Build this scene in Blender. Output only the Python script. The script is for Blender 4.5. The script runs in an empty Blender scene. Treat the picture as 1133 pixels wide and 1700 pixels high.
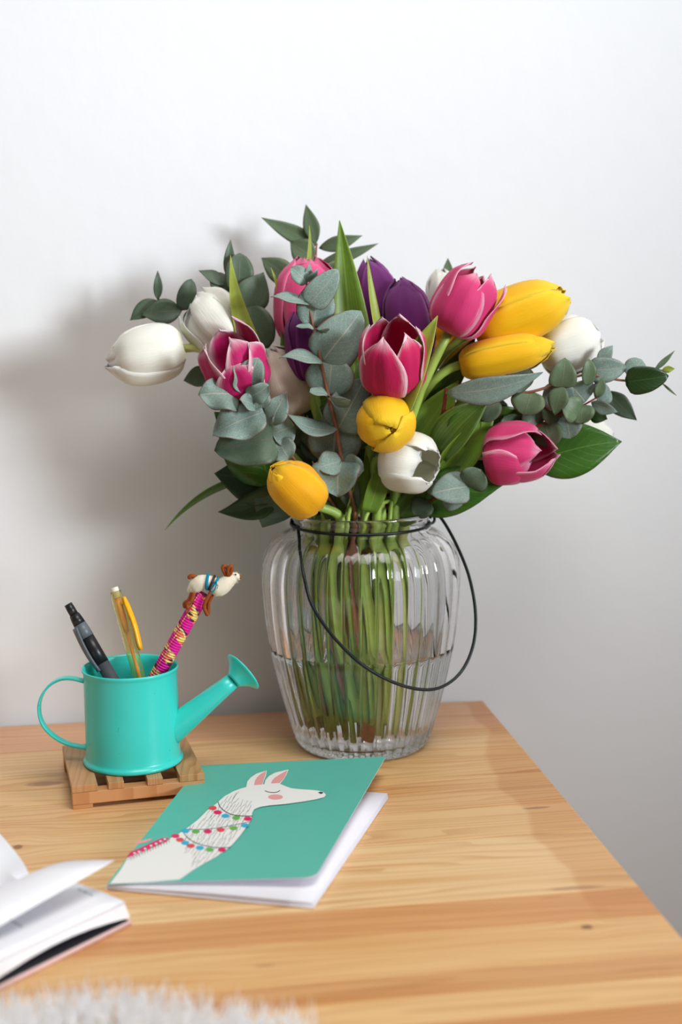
import bpy, bmesh, math, random
from mathutils import Vector, Matrix
random.seed(7)
C = bpy.context.scene.collection
SC = bpy.context.scene

# ------------------------------------------------------------------ camera
W, H, F = 1133.0, 1700.0, 2361.0
TZ = 0.75                                     # table top height
CAM = Vector((0, 0, 1.11))
pitch, roll, yaw = [math.radians(v) for v in (9.0, -0.8, 7.9)]
fwd = Vector((math.sin(yaw)*math.cos(pitch), math.cos(yaw)*math.cos(pitch), -math.sin(pitch)))
r0 = Vector((math.cos(yaw), -math.sin(yaw), 0)); u0 = r0.cross(fwd)
RGT = (r0*math.cos(roll) + u0*math.sin(roll)).normalized(); UPV = RGT.cross(fwd)
cd = bpy.data.cameras.new('camera'); cam = bpy.data.objects.new('camera', cd); C.objects.link(cam)
cam.matrix_world = Matrix(((RGT.x, UPV.x, -fwd.x, CAM.x), (RGT.y, UPV.y, -fwd.y, CAM.y), (RGT.z, UPV.z, -fwd.z, CAM.z), (0, 0, 0, 1)))
cd.sensor_fit = 'AUTO'; cd.sensor_width = 36.0; cd.lens = 36.0*F/H
cd.clip_start = 0.02
cd.dof.use_dof = True; cd.dof.focus_distance = 1.02; cd.dof.aperture_fstop = 4.2
SC.camera = cam
# ------------------------------------------------------------------ light
SC.view_settings.view_transform = 'Standard'; SC.view_settings.look = 'None'
SC.view_settings.gamma = 1.0; SC.view_settings.use_curve_mapping = False
SC.view_settings.exposure = 0.0
w = bpy.data.worlds.new('daylight'); SC.world = w; w.use_nodes = True
w.node_tree.nodes['Background'].inputs[0].default_value = (1.0, 0.96, 0.92, 1)
w.node_tree.nodes['Background'].inputs[1].default_value = 0.13
def area(name, loc, target, sx, sy, power, col, spread=180):
    l = bpy.data.lights.new(name, 'AREA'); l.shape = 'RECTANGLE'; l.size = sx; l.size_y = sy; l.energy = power; l.color = col; l.spread = math.radians(spread)
    o = bpy.data.objects.new(name, l); C.objects.link(o); o.location = loc
    o.rotation_euler = (Vector(target)-Vector(loc)).to_track_quat('-Z', 'Y').to_euler()
    return o
area('window_light', (2.2, -0.95, 1.55), (-0.30, 1.19, 1.60), 0.7, 0.8, 9.1, (0.88, 0.95, 1.0), 46)
area('overhead_fill', (0.32, 0.30, 2.25), (0.12, 0.78, 0.75), 1.0, 1.0, 4.5, (1.0, 0.97, 0.92), 80)  # unseen overhead fill, added to brighten the tabletop more than the wall
SC.cycles.max_bounces = 20; SC.cycles.transmission_bounces = 20; SC.cycles.glossy_bounces = 8; SC.cycles.transparent_max_bounces = 16
SC.cycles.sample_clamp_indirect = 6.0

# ------------------------------------------------------------------ placing helpers
def ray(x, y): return fwd + RGT*((x-566.5)/F) - UPV*((y-850.0)/F)
def T(x, y, z=TZ):
    r = ray(x, y); return CAM + r*((z-CAM.z)/r.z)
HF = Vector((math.sin(yaw), math.cos(yaw), 0)); HR = Vector((math.cos(yaw), -math.sin(yaw), 0)); UP = Vector((0, 0, 1))
S = 1/2078.0                                   # metres for one photo pixel at the jar
JAR = T(603, 1233)
def P(x, y, d=0.0, ref=None):
    """point seen at (x, y) and lying d/2078 m in front of the upright plane through ref"""
    q = (ref or JAR) - HF*(d*S); r = ray(x, y)
    return CAM + r*((q-CAM).dot(HF)/r.dot(HF))

# ------------------------------------------------------------------ object helpers
def origin(o):
    v = Vector((0, 0, 0))
    while o is not None: v += o.location; o = o.parent
    return v
def tag(o, label, cat, group=None, kind=None):
    o['label'] = label; o['category'] = cat
    if group: o['group'] = group
    if kind: o['kind'] = kind
    return o
def thing(name, loc, label, cat, group=None):
    o = bpy.data.objects.new(name, None); C.objects.link(o); o.location = loc; o.empty_display_size = 0.02
    return tag(o, label, cat, group)
def mesh(name, vs, fs, mat, parent=None, uv=None, smooth=True, solid=0.0, offset=0.0, at=None):
    org = origin(parent) if parent else Vector(at or (0, 0, 0))
    me = bpy.data.meshes.new(name); me.from_pydata([tuple(Vector(v)-org) for v in vs], [], fs); me.update()
    if uv:
        lay = me.uv_layers.new(name='UVMap')
        for l in me.loops: lay.data[l.index].uv = uv[l.vertex_index]
    if smooth: me.polygons.foreach_set('use_smooth', [True]*len(me.polygons))
    me.materials.append(mat)
    o = bpy.data.objects.new(name, me); C.objects.link(o); o.parent = parent
    if not parent: o.location = org
    if solid:
        m = o.modifiers.new('thickness', 'SOLIDIFY'); m.thickness = solid; m.offset = offset; m.use_rim = True
    return o
def grid_faces(nu, nv, wrap=False):
    f = []
    for i in range(nu-1):
        for j in range(nv if wrap else nv-1):
            k = (j+1) % nv
            f.append((i*nv+j, i*nv+k, (i+1)*nv+k, (i+1)*nv+j))
    return f
def frames(pts):
    n = len(pts); t = [(pts[min(i+1, n-1)]-pts[max(i-1, 0)]).normalized() for i in range(n)]
    a = t[0].orthogonal().normalized(); out = []
    for i in range(n):
        a = (a - t[i]*a.dot(t[i])).normalized(); out.append((t[i], a, t[i].cross(a)))
    return out
def tube_data(pts, rad, seg=8, round_caps=False):
    pts = [Vector(p) for p in pts]
    if not hasattr(rad, '__len__'): rad = [rad]*len(pts)
    rad = list(rad)
    if round_caps:
        fr = frames(pts); P0, P1, ra, rb = pts[0], pts[-1], rad[0], rad[-1]; t0, t1 = fr[0][0], fr[-1][0]
        A = [(P0 - t0*ra*math.sin(a), ra*math.cos(a)) for a in (1.45, 1.0, .5)]; B = [(P1 + t1*rb*math.sin(a), rb*math.cos(a)) for a in (.5, 1.0, 1.45)]
        pts = [a[0] for a in A]+pts+[b[0] for b in B]; rad = [a[1] for a in A]+rad+[b[1] for b in B]
    fr = frames(pts); vs = []
    for p, r, (t, a, b) in zip(pts, rad, fr):
        for j in range(seg):
            q = 2*math.pi*j/seg; vs.append(p + a*(r*math.cos(q)) + b*(r*math.sin(q)))
    fs = grid_faces(len(pts), seg, True)
    fs.append(tuple(range(seg))[::-1]); fs.append(tuple(range((len(pts)-1)*seg, len(pts)*seg)))
    return vs, fs
def tube(name, pts, rad, mat, parent=None, seg=8, caps=False):
    vs, fs = tube_data(pts, rad, seg, caps)
    uv = None
    n = len(vs)//seg
    uv = [((j % seg)/seg, (j//seg)/max(1, n-1)) for j in range(len(vs))]
    return mesh(name, vs, fs, mat, parent, uv=uv)
def join(*parts):
    vs, fs = [], []
    for v, f in parts:
        k = len(vs); vs += v; fs += [tuple(i+k for i in q) for q in f]
    return vs, fs
def box_data(lo, hi, bev=0.0):
    bm = bmesh.new(); bmesh.ops.create_cube(bm, size=1)
    lo, hi = Vector(lo), Vector(hi)
    for v in bm.verts: v.co = Vector([(lo[i]+hi[i])/2 + v.co[i]*(hi[i]-lo[i]) for i in range(3)])
    if bev: bmesh.ops.bevel(bm, geom=bm.edges[:], offset=bev, segments=2, affect='EDGES', profile=.5)
    bm.verts.index_update()
    r = ([v.co.copy() for v in bm.verts], [tuple(v.index for v in f.verts) for f in bm.faces]); bm.free(); return r
def catmull(ps, n=6):
    ps = [Vector(p) for p in ps]; q = [ps[0]*2-ps[1]]+ps+[ps[-1]*2-ps[-2]]; out = []
    for i in range(1, len(q)-2):
        a, b, c, d = q[i-1:i+3]
        for k in range(n):
            t = k/n; out.append(((b*2)+(c-a)*t+(a*2-b*5+c*4-d)*t*t+(b*3-a-c*3+d)*t**3)*.5)
    out.append(ps[-1]); return out
def interp(tab, u):
    for (a, x), (b, y) in zip(tab, tab[1:]):
        if u <= b:
            t = (u-a)/(b-a) if b > a else 0; return x+(y-x)*t
    return tab[-1][1]
def sinterp(tab, u):                                 # smooth table lookup
    n = len(tab)
    for i in range(n-1):
        (a, x), (b, y) = tab[i], tab[i+1]
        if u <= b or i == n-2:
            t = min(1, max(0, (u-a)/(b-a)))
            m0 = (tab[i+1][1]-tab[max(i-1, 0)][1])/(tab[i+1][0]-tab[max(i-1, 0)][0])*(b-a)
            m1 = (tab[min(i+2, n-1)][1]-x)/(tab[min(i+2, n-1)][0]-a)*(b-a)
            return (2*t**3-3*t*t+1)*x+(t**3-2*t*t+t)*m0+(-2*t**3+3*t*t)*y+(t**3-t*t)*m1
# ------------------------------------------------------------------ materials
class NT:
    def __init__(s, name):
        s.m = bpy.data.materials.new(name); s.m.use_nodes = True; s.t = s.m.node_tree; s.N = s.t.nodes; s.L = s.t.links
        s.b = s.N['Principled BSDF']; s.out = s.N['Material Output']
    def n(s, kind, **k):
        o = s.N.new(kind)
        for a, v in k.items(): setattr(o, a, v)
        return o
    def put(s, sock, v):
        if isinstance(v, bpy.types.NodeSocket): s.L.new(v, sock)
        else:
            if hasattr(sock.default_value, '__len__') and hasattr(v, '__len__') and len(v) == 3 and len(sock.default_value) == 4: v = (*v, 1)
            sock.default_value = v
    def math(s, op, a, b=0.0, c=None, clamp=False):
        o = s.n('ShaderNodeMath', operation=op, use_clamp=clamp); s.put(o.inputs[0], a); s.put(o.inputs[1], b)
        if c is not None: s.put(o.inputs[2], c)
        return o.outputs[0]
    def mix(s, f, a, b, mode='MIX'):
        o = s.n('ShaderNodeMix', data_type='RGBA', blend_type=mode); s.put(o.inputs[0], f); s.put(o.inputs[6], a); s.put(o.inputs[7], b); return o.outputs[2]
    def ramp(s, f, stops):
        o = s.n('ShaderNodeValToRGB'); s.put(o.inputs[0], f); e = o.color_ramp.elements
        while len(e) < len(stops): e.new(.5)
        for q, (p, c) in zip(e, stops): q.position = p; q.color = (*c, 1) if len(c) == 3 else c
        return o.outputs[0]
    def sstep(s, v, a, b):
        o = s.n('ShaderNodeMapRange', interpolation_type='SMOOTHSTEP'); s.put(o.inputs[0], v); s.put(o.inputs[1], a); s.put(o.inputs[2], b); return o.outputs[0]
    def noise(s, vec, scale, detail=3, dist=0.0, rough=.55):
        o = s.n('ShaderNodeTexNoise'); s.put(o.inputs['Vector'], vec); o.inputs['Scale'].default_value = scale; o.inputs['Detail'].default_value = detail
        o.inputs['Distortion'].default_value = dist; o.inputs['Roughness'].default_value = rough; return o.outputs[0]
    def mapping(s, vec, scale=(1, 1, 1), loc=(0, 0, 0)):
        o = s.n('ShaderNodeMapping'); s.put(o.inputs[0], vec); s.put(o.inputs[3], scale); s.put(o.inputs[1], loc); return o.outputs[0]
    def uv(s):
        o = s.n('ShaderNodeUVMap', uv_map='UVMap'); x = s.n('ShaderNodeSeparateXYZ'); s.L.new(o.outputs[0], x.inputs[0]); return o.outputs[0], x.outputs[0], x.outputs[1]
    def set(s, **k):
        for a, v in k.items(): s.put(s.b.inputs[{'color': 'Base Color', 'rough': 'Roughness', 'metal': 'Metallic', 'spec': 'Specular IOR Level', 'trans': 'Transmission Weight', 'ior': 'IOR', 'normal': 'Normal', 'coat': 'Coat Weight', 'coatr': 'Coat Roughness', 'sheen': 'Sheen Weight', 'sss': 'Subsurface Weight'}[a]], v)
        return s
    def bump(s, h, strength=.3, dist=.001):
        o = s.n('ShaderNodeBump'); o.inputs['Strength'].default_value = strength; o.inputs['Distance'].default_value = dist; s.put(o.inputs['Height'], h); s.put(s.b.inputs['Normal'], o.outputs[0]); return s
    def translucent(s, col, f):
        tr = s.n('ShaderNodeBsdfTranslucent'); s.put(tr.inputs[0], col); mx = s.n('ShaderNodeMixShader'); s.put(mx.inputs[0], f)
        s.L.new(s.b.outputs[0], mx.inputs[1]); s.L.new(tr.outputs[0], mx.inputs[2]); s.L.new(mx.outputs[0], s.out.inputs[0]); return s
def plain(name, col, rough=.5, spec=.5, nscale=0, namp=.08, **k):
    t = NT(name)
    if nscale:
        p = t.n('ShaderNodeNewGeometry').outputs['Position']; v = t.noise(p, nscale, 3)
        c = t.mix(t.math('MULTIPLY', v, 1.0), tuple(x*(1-namp) for x in col), tuple(min(1, x*(1+namp)) for x in col))
    else: c = col
    t.set(color=c, rough=rough, spec=spec, **k); return t.m
M = {}
def srgb(r, g, b):
    f = lambda c: c/12.92 if c <= .04045 else ((c+.055)/1.055)**2.4
    return (f(r/255), f(g/255), f(b/255))

def petal_mat(name, body, edge, base, edge_amt, tip_amt, vein, transl=.25, vcol=None):
    t = NT(name); uvv, u, v = t.uv()
    av = t.math('ABSOLUTE', t.math('MULTIPLY_ADD', v, 2.0, -1.0))
    st = t.noise(t.mapping(uvv, (1.6, 26, 1)), 3.0, 3)                    # streaks along the petal
    e = t.math('ADD', t.sstep(t.math('ADD', av, t.math('MULTIPLY_ADD', st, .5, -.25)), 1-edge_amt, 1.08), t.sstep(t.math('ADD', u, t.math('MULTIPLY_ADD', st, .24, -.12)), 1-tip_amt, 1.05), clamp=True)
    c = t.mix(e, t.mix(t.math('MULTIPLY', st, vein), body, vcol or tuple(x*.55 for x in body)), edge)
    c = t.mix(t.sstep(u, .2, 0.0), c, base)
    rnd = t.n('ShaderNodeObjectInfo').outputs['Random']
    c = t.mix(t.math('MULTIPLY', rnd, .14), c, vcol or tuple(x*.5 for x in body))
    t.set(color=c, rough=.55, spec=.25, sheen=.15)
    t.bump(st, .5, .0007); t.translucent(c, transl); return t.m
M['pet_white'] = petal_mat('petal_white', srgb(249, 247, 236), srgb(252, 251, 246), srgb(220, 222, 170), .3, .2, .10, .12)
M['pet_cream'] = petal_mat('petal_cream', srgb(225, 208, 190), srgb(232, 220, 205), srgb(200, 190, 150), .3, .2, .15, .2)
M['pet_yellow'] = petal_mat('petal_yellow', srgb(255, 205, 14), srgb(255, 220, 52), srgb(244, 180, 20), .35, .25, .4, .14, srgb(250, 168, 8))
M['pet_gold'] = petal_mat('petal_golden_yellow', srgb(255, 190, 12), srgb(255, 208, 40), srgb(244, 160, 15), .35, .25, .5, .14, srgb(246, 148, 6))
M['pet_pink'] = petal_mat('petal_pink', srgb(234, 62, 128), srgb(248, 190, 212), srgb(230, 120, 150), .26, .18, .5, .15)
M['pet_rose'] = petal_mat('petal_bright_rose', srgb(246, 82, 142), srgb(248, 136, 176), srgb(240, 110, 150), .25, .16, .35, .15)
M['pet_red'] = petal_mat('petal_crimson_white_edge', srgb(218, 22, 96), srgb(250, 224, 230), srgb(206, 50, 100), .32, .2, .5, .14)
M['pet_stripe'] = petal_mat('petal_magenta_white_edge', srgb(212, 26, 112), srgb(248, 222, 230), srgb(236, 160, 190), .52, .22, .45, .22)
M['pet_purple'] = petal_mat('petal_purple', srgb(122, 40, 122), srgb(146, 70, 148), srgb(70, 20, 80), .3, .15, .5, .16)

def leaf_mat(name, col, vein, edge, vein_w, rough, speck, spec=.4, side=True, transl=.14, parallel=False):
    t = NT(name); uvv, u, v = t.uv(); pos = t.n('ShaderNodeNewGeometry').outputs['Position']
    av = t.math('ABSOLUTE', t.math('MULTIPLY_ADD', v, 2.0, -1.0))
    rnd = t.n('ShaderNodeObjectInfo').outputs['Random']
    n1 = t.noise(pos, 260, 3); n2 = t.noise(pos, 1500, 2)
    c = t.mix(n1, tuple(x*.78 for x in col), tuple(min(1, x*1.2) for x in col))
    if speck: c = t.mix(t.math('MULTIPLY', t.sstep(n2, .5, .68), speck), c, tuple(min(1, x*1.9+.05) for x in col))
    c = t.mix(t.math('MULTIPLY', rnd, .45), c, tuple(x*.55 for x in col))
    vm = t.sstep(av, vein_w, vein_w*.3)
    if side:
        wv = t.math('SUBTRACT', t.math('MULTIPLY', u, 9.0), t.math('MULTIPLY', av, 3.2)); fr = t.math('FRACT', wv)
        vm = t.math('MAXIMUM', vm, t.math('MULTIPLY', t.sstep(t.math('ABSOLUTE', t.math('SUBTRACT', fr, .5)), .05, .012), .45))
    if parallel:
        vm = t.math('MAXIMUM', vm, t.math('MULTIPLY', t.sstep(t.math('SINE', t.math('MULTIPLY', v, 85.0)), .2, 1.0), .35))
    c = t.mix(vm, c, vein); c = t.mix(t.sstep(av, .93, .99), c, edge)
    t.set(color=c, rough=rough, spec=spec); t.bump(t.math('ADD', n1, t.math('MULTIPLY', vm, .8)), .3, .0005)
    t.translucent(c, transl); return t.m
M['euc'] = leaf_mat('eucalyptus_leaf', srgb(134, 156, 146), srgb(168, 172, 158), srgb(128, 96, 90), .05, .5, .55)
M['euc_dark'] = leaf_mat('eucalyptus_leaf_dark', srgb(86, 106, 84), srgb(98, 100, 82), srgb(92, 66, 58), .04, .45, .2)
M['euc_green'] = leaf_mat('eucalyptus_leaf_green', srgb(104, 126, 94), srgb(118, 128, 96), srgb(96, 88, 68), .04, .45, .15)
M['salal'] = leaf_mat('glossy_leaf', srgb(62, 110, 30), srgb(92, 140, 52), srgb(56, 92, 28), .03, .32, 0, .5)
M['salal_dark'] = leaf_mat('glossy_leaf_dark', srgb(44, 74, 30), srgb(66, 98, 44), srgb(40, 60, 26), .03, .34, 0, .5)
M['tleaf'] = leaf_mat('tulip_leaf', srgb(124, 162, 54), srgb(150, 178, 82), srgb(158, 176, 80), .04, .38, 0, .45, side=False, parallel=True, transl=.25)
M['tleaf_y'] = leaf_mat('tulip_leaf_yellow_green', srgb(168, 184, 70), srgb(176, 184, 92), srgb(188, 190, 90), .04, .38, 0, .45, side=False, parallel=True, transl=.25)
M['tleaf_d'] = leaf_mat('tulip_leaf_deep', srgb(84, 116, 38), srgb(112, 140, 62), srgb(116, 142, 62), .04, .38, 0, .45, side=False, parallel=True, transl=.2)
M['stem'] = plain('tulip_stem', srgb(160, 188, 88), .4, .4, 120, .2)
M['stem_y'] = plain('tulip_stem_pale', srgb(206, 214, 138), .4, .4, 120, .15)
M['twig'] = plain('eucalyptus_twig', srgb(140, 92, 72), .55, .3, 200, .3)
M['twig_red'] = plain('red_twig', srgb(122, 48, 38), .5, .3, 200, .3)
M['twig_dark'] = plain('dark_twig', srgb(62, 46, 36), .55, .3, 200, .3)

def glass(name, ior, col=(1, 1, 1)):
    t = NT(name); p = t.n('ShaderNodeNewGeometry').outputs['Position']
    t.set(color=col, rough=0.0, trans=1.0, ior=ior); t.bump(t.noise(p, 90, 2), .04, .0006); return t.m
M['glass'] = glass('clear_glass', 1.46, (1, 1, 1))
M['water'] = glass('water', 1.333, (1, 1, 1))
M['wire'] = plain('dark_wire', srgb(32, 36, 36), .4, .5, 300, .3, metal=.6)

def turq():
    t = NT('turquoise_enamel'); p = t.n('ShaderNodeNewGeometry').outputs['Position']
    s = t.sstep(t.noise(p, 420, 2), .72, .76); c = t.mix(t.noise(p, 22, 2), srgb(52, 204, 194), srgb(62, 222, 212))
    c = t.mix(t.math('MULTIPLY', s, .5), c, srgb(50, 110, 96))
    t.set(color=c, rough=.32, spec=.5, coat=.25, coatr=.15); t.bump(t.noise(p, 60, 2), .08, .0008); return t.m
M['turq'] = turq()

def wall_mat():
    t = NT('painted_plaster'); p = t.n('ShaderNodeNewGeometry').outputs['Position']
    n = t.noise(p, 55, 4); c = t.mix(t.noise(p, 3, 2), srgb(232, 233, 236), srgb(237, 237, 239))
    t.set(color=c, rough=.75, spec=.25); t.bump(t.math('ADD', n, t.math('MULTIPLY', t.noise(p, 12, 2), 1.5)), .3, .0012); return t.m
M['wall'] = wall_mat()
M['floor'] = plain('oak_floor', srgb(190, 150, 110), .5, .4, 12, .15)

def wood(name, base_attr=True, knots=(), lo=(.80, .62, .44), scale=1.0, axis='X', edge=None):
    t = NT(name); g = t.n('ShaderNodeNewGeometry').outputs['Position']; oi = t.n('ShaderNodeObjectInfo')
    sp = t.n('ShaderNodeSeparateXYZ'); t.L.new(g, sp.inputs[0])
    a, b = (sp.outputs[0], sp.outputs[1]) if axis == 'X' else (sp.outputs[1], sp.outputs[0])
    rnd = oi.outputs['Random']; kmask = None; ring = None
    bw = b
    for kx, ky, rx, ry, dark in knots:
        dx = t.math('DIVIDE', t.math('SUBTRACT', a, kx), rx); dy = t.math('DIVIDE', t.math('SUBTRACT', b, ky), ry)
        r2 = t.math('ADD', t.math('MULTIPLY', dx, dx), t.math('MULTIPLY', dy, dy))
        r2n = t.math('ADD', r2, t.math('MULTIPLY_ADD', t.noise(t.mapping(g, (120, 420, 1)), 1.0, 3), 1.0, -.5))
        core = t.math('MULTIPLY', t.sstep(r2n, 1.15, .25), dark); kmask = core if kmask is None else t.math('MAXIMUM', kmask, core)
        fall = t.math('POWER', 2.718, t.math('MULTIPLY', r2, -.05))
        bw = t.math('SUBTRACT', bw, t.math('MULTIPLY', fall, t.math('MULTIPLY', dy, ry*.75)))
    cv = t.n('ShaderNodeCombineXYZ'); t.put(cv.inputs[0], t.math('ADD', t.math('MULTIPLY', a, 2.2*scale), t.math('MULTIPLY', rnd, 37.0)))
    t.put(cv.inputs[1], t.math('MULTIPLY', bw, 26*scale)); t.put(cv.inputs[2], t.math('MULTIPLY', rnd, 11.0))
    warp = t.noise(cv.outputs[0], 1.0, 2, .3)
    ph = t.math('ADD', t.math('MULTIPLY', bw, 150*scale), t.math('MULTIPLY', warp, 9.0))
    fr = t.math('FRACT', ph)
    line = t.math('MULTIPLY', t.sstep(fr, .35, .95), t.sstep(fr, 1.0, .96))
    cv2 = t.n('ShaderNodeCombineXYZ'); t.put(cv2.inputs[0], t.math('MULTIPLY', a, 14*scale)); t.put(cv2.inputs[1], t.math('MULTIPLY', b, 900*scale)); t.put(cv2.inputs[2], rnd)
    fib = t.noise(cv2.outputs[0], 1.0, 3)
    cv3 = t.n('ShaderNodeCombineXYZ'); t.put(cv3.inputs[0], t.math('ADD', t.math('MULTIPLY', a, 3.0*scale), t.math('MULTIPLY', rnd, 91.0))); t.put(cv3.inputs[1], t.math('MULTIPLY', bw, 60*scale)); t.put(cv3.inputs[2], 0.0)
    band = t.noise(cv3.outputs[0], 1.0, 2)
    base = oi.outputs['Color'] if base_attr else lo
    c = t.mix(1.0, base, t.mix(fib, (.90, .88, .86), (1.06, 1.07, 1.08)), 'MULTIPLY')
    c = t.mix(t.math('MULTIPLY', line, t.math('MULTIPLY_ADD', band, .9, .05)), c, t.mix(1.0, c, (.72, .55, .40), 'MULTIPLY'))
    c = t.mix(t.math('MULTIPLY', t.sstep(band, .52, .72), .65), c, t.mix(1.0, c, (.86, .68, .50), 'MULTIPLY'))
    if edge is not None:                       # a band of darker, more orange tone along the free edge
        em = t.math('MULTIPLY', t.sstep(b, .715, .80), t.sstep(t.math('ADD', t.math('SUBTRACT', a, t.math('MULTIPLY', t.sstep(b, .98, 1.12), .02)), t.math('MULTIPLY_ADD', t.noise(t.mapping(g, (0, 18, 0)), 1.0, 1), .022, -.011)), edge-.006, edge))
        c = t.mix(t.math('MULTIPLY', em, .62), c, t.mix(1.0, c, (.80, .62, .48), 'MULTIPLY'))
    if kmask is not None: c = t.mix(kmask, c, srgb(126, 80, 50))
    t.set(color=c, rough=t.math('MULTIPLY_ADD', fib, .15, .33), spec=.35); t.bump(t.math('ADD', t.math('MULTIPLY', fib, .4), line), .12, .0004); return t.m
def tk(x, y): p = T(x, y); return p.x, p.y
KN = [(*tk(975, 1539), .0040, .0030, .9), (*tk(893, 1341), .011, .0022, .6), (*tk(955, 1474), .020, .0032, .38), (*tk(75, 1301), .016, .0058, .7), (*tk(30, 1406), .0035, .0045, .8), (*tk(440, 1603), .007, .002, .35), (*tk(915, 1490), .009, .0012, .3), (*tk(120, 1648), .012, .002, .45)]
M['pine'] = wood('pine_board', True, KN, edge=.2866-.034)
M['pine_side'] = wood('pine_frame', False, lo=srgb(214, 170, 122))
M['slat'] = wood('trivet_slat', False, lo=srgb(198, 150, 104), scale=1.6, axis='Y')
M['rail'] = wood('trivet_rail', False, lo=srgb(208, 152, 104), scale=1.4)

# ------------------------------------------------------------------ structure
YW = 1.192
def structure(name, lo, hi, mat):
    v, f = box_data(lo, hi); o = mesh(name, v, f, mat, smooth=False, at=((lo[0]+hi[0])/2, (lo[1]+hi[1])/2, lo[2])); o['kind'] = 'structure'; return o
structure('wall_back', (-2.2, YW, 0), (2.6, YW+.12, 2.6), M['wall'])
structure('floor', (-2.2, -1.6, -.05), (2.6, YW+.12, 0), M['floor'])

# ------------------------------------------------------------------ table
XR, YB, YF, XL = .2866, 1.1775, .50, -.95
tab = thing('table', ((XR+XL)/2, (YB+YF)/2, 0), 'light pine table with glued board top standing against the white wall', 'table')
bounds = [YB, 1.106, 1.050, .985, .925, .872, .779, .742, .694, .671, .643, .575, YF]
cols = [(226, 176, 136), (228, 188, 138), (224, 182, 128), (222, 178, 126), (226, 186, 134), (232, 196, 146), (214, 158, 104), (228, 184, 128), (212, 160, 106), (230, 188, 132), (208, 150, 94), (224, 180, 124)]
for i, (a, b) in enumerate(zip(bounds, bounds[1:])):
    v, f = box_data((XL, b+.00006, TZ-.026), (XR, a-.00006, TZ), .0006 if 0 < i < 11 else .0009)
    o = mesh('plank', v, f, M['pine'], tab, smooth=False); o.color = (*srgb(*cols[i]), 1)
for nm, lo, hi in (('apron', (XL+.05, YB-.06, TZ-.11), (XR-.05, YB-.04, TZ-.0262)), ('apron', (XL+.05, YF+.04, TZ-.11), (XR-.05, YF+.06, TZ-.0262)), ('apron', (XL+.05, YF+.0605, TZ-.11), (XL+.07, YB-.0605, TZ-.0262)), ('apron', (XR-.07, YF+.0605, TZ-.11), (XR-.05, YB-.0605, TZ-.0262))):
    v, f = box_data(lo, hi, .001); mesh(nm, v, f, M['pine_side'], tab, smooth=False)
for x in (XL+.0, XR-.0495):
    for y in (YF, YB-.0395):
        v, f = box_data((x, y, 0), (x+.0495, y+.0395, TZ-.0262), .002); mesh('leg', v, f, M['pine_side'], tab, smooth=False)

# ------------------------------------------------------------------ glass jar
def Zj(y): return P(603, y, 0).z
def prof(pts): return [(r*S, Zj(y)) for r, y in pts]
zb = TZ
JX, JY = JAR.x, JAR.y
outer_px = [(0, 1233), (60, 1233), (92, 1233), (101, 1231), (107, 1225), (112, 1214), (118, 1196), (125, 1172), (133, 1143), (141, 1110), (148, 1078), (153.5, 1045), (157.5, 1010), (160, 975), (160.5, 950), (158.5, 929), (154, 912), (147, 899), (138, 889.5), (128, 883), (119, 879), (113, 876), (110.5, 872), (110, 866), (110.5, 860), (112, 856), (113.5, 852), (113, 848), (111, 846.5)]
inner_px = [(108.5, 847.5), (107, 851), (105.5, 860), (105, 868), (106, 876), (110, 881), (120, 886), (130, 892), (140, 901), (147.5, 914), (152.5, 931), (154.5, 950), (154, 975), (151.5, 1010), (147.5, 1045), (142, 1078), (135, 1110), (127, 1143), (119, 1172), (112, 1196), (104, 1209), (94, 1215), (80, 1217.5), (50, 1218.5), (0, 1219)]
def dens(pts, n):
    s = catmull([Vector((r, y, 0)) for r, y in pts], n); return [(max(0, p.x), p.y) for p in s]
NF, SEG = 38, 38*8
def lathe(pts, fl, name, mat, parent, seg=SEG):
    vs, fs, rows = [], [], []
    for r, y in pts:
        z = max(Zj(y), TZ+.0002) if r > 0 else max(Zj(y), TZ+.0002)
        if r < .5: vs.append(Vector((JX, JY, z))); rows.append([len(vs)-1]*seg); continue
        row = []
        for j in range(seg):
            q = 2*math.pi*j/seg; a = 0.0
            if fl:
                amp = min(1, max(0, (y-878)/26.0))*min(1, max(0, (1236-y)/12.0))
                a = amp*(3.8*abs(math.cos(NF*q/2))-2.4)
                bd = max(0, 1-abs(y-1219)/13.0); a += bd*1.2*math.cos(NF*q)*math.cos((y-1219)*.5)
            rr = (r+a)*S; vs.append(Vector((JX+rr*math.cos(q), JY+rr*math.sin(q), z))); row.append(len(vs)-1)
        rows.append(row)
    for A, B in zip(rows, rows[1:]):
        for j in range(seg):
            k = (j+1) % seg; f = [A[j], A[k], B[k], B[j]]; g = []
            for i in f:
                if i not in g: g.append(i)
            if len(g) > 2: fs.append(tuple(g))
    return vs, fs
jar = thing('glass_jar', (JX, JY, TZ), 'clear ribbed glass jar vase with dark wire bail handle holding the bouquet', 'vase')
vo, fo = lathe(dens(outer_px, 3), True, '', None, None); vi, fi = lathe(dens(inner_px, 2), False, '', None, None)
k = len(vo); allv = vo+vi; allf = fo+[tuple(i+k for i in f) for f in fi]
lo_row = list(range(len(vo)-SEG, len(vo))); in_row = list(range(k, k+SEG))
for j in range(SEG): allf.append((lo_row[j], lo_row[(j+1) % SEG], in_row[(j+1) % SEG], in_row[j]))
o = mesh('jar_body', allv, allf, M['glass'], jar)
bm = bmesh.new(); bm.from_mesh(o.data); bmesh.ops.recalc_face_normals(bm, faces=bm.faces[:]); bm.to_mesh(o.data); bm.free()
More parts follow.
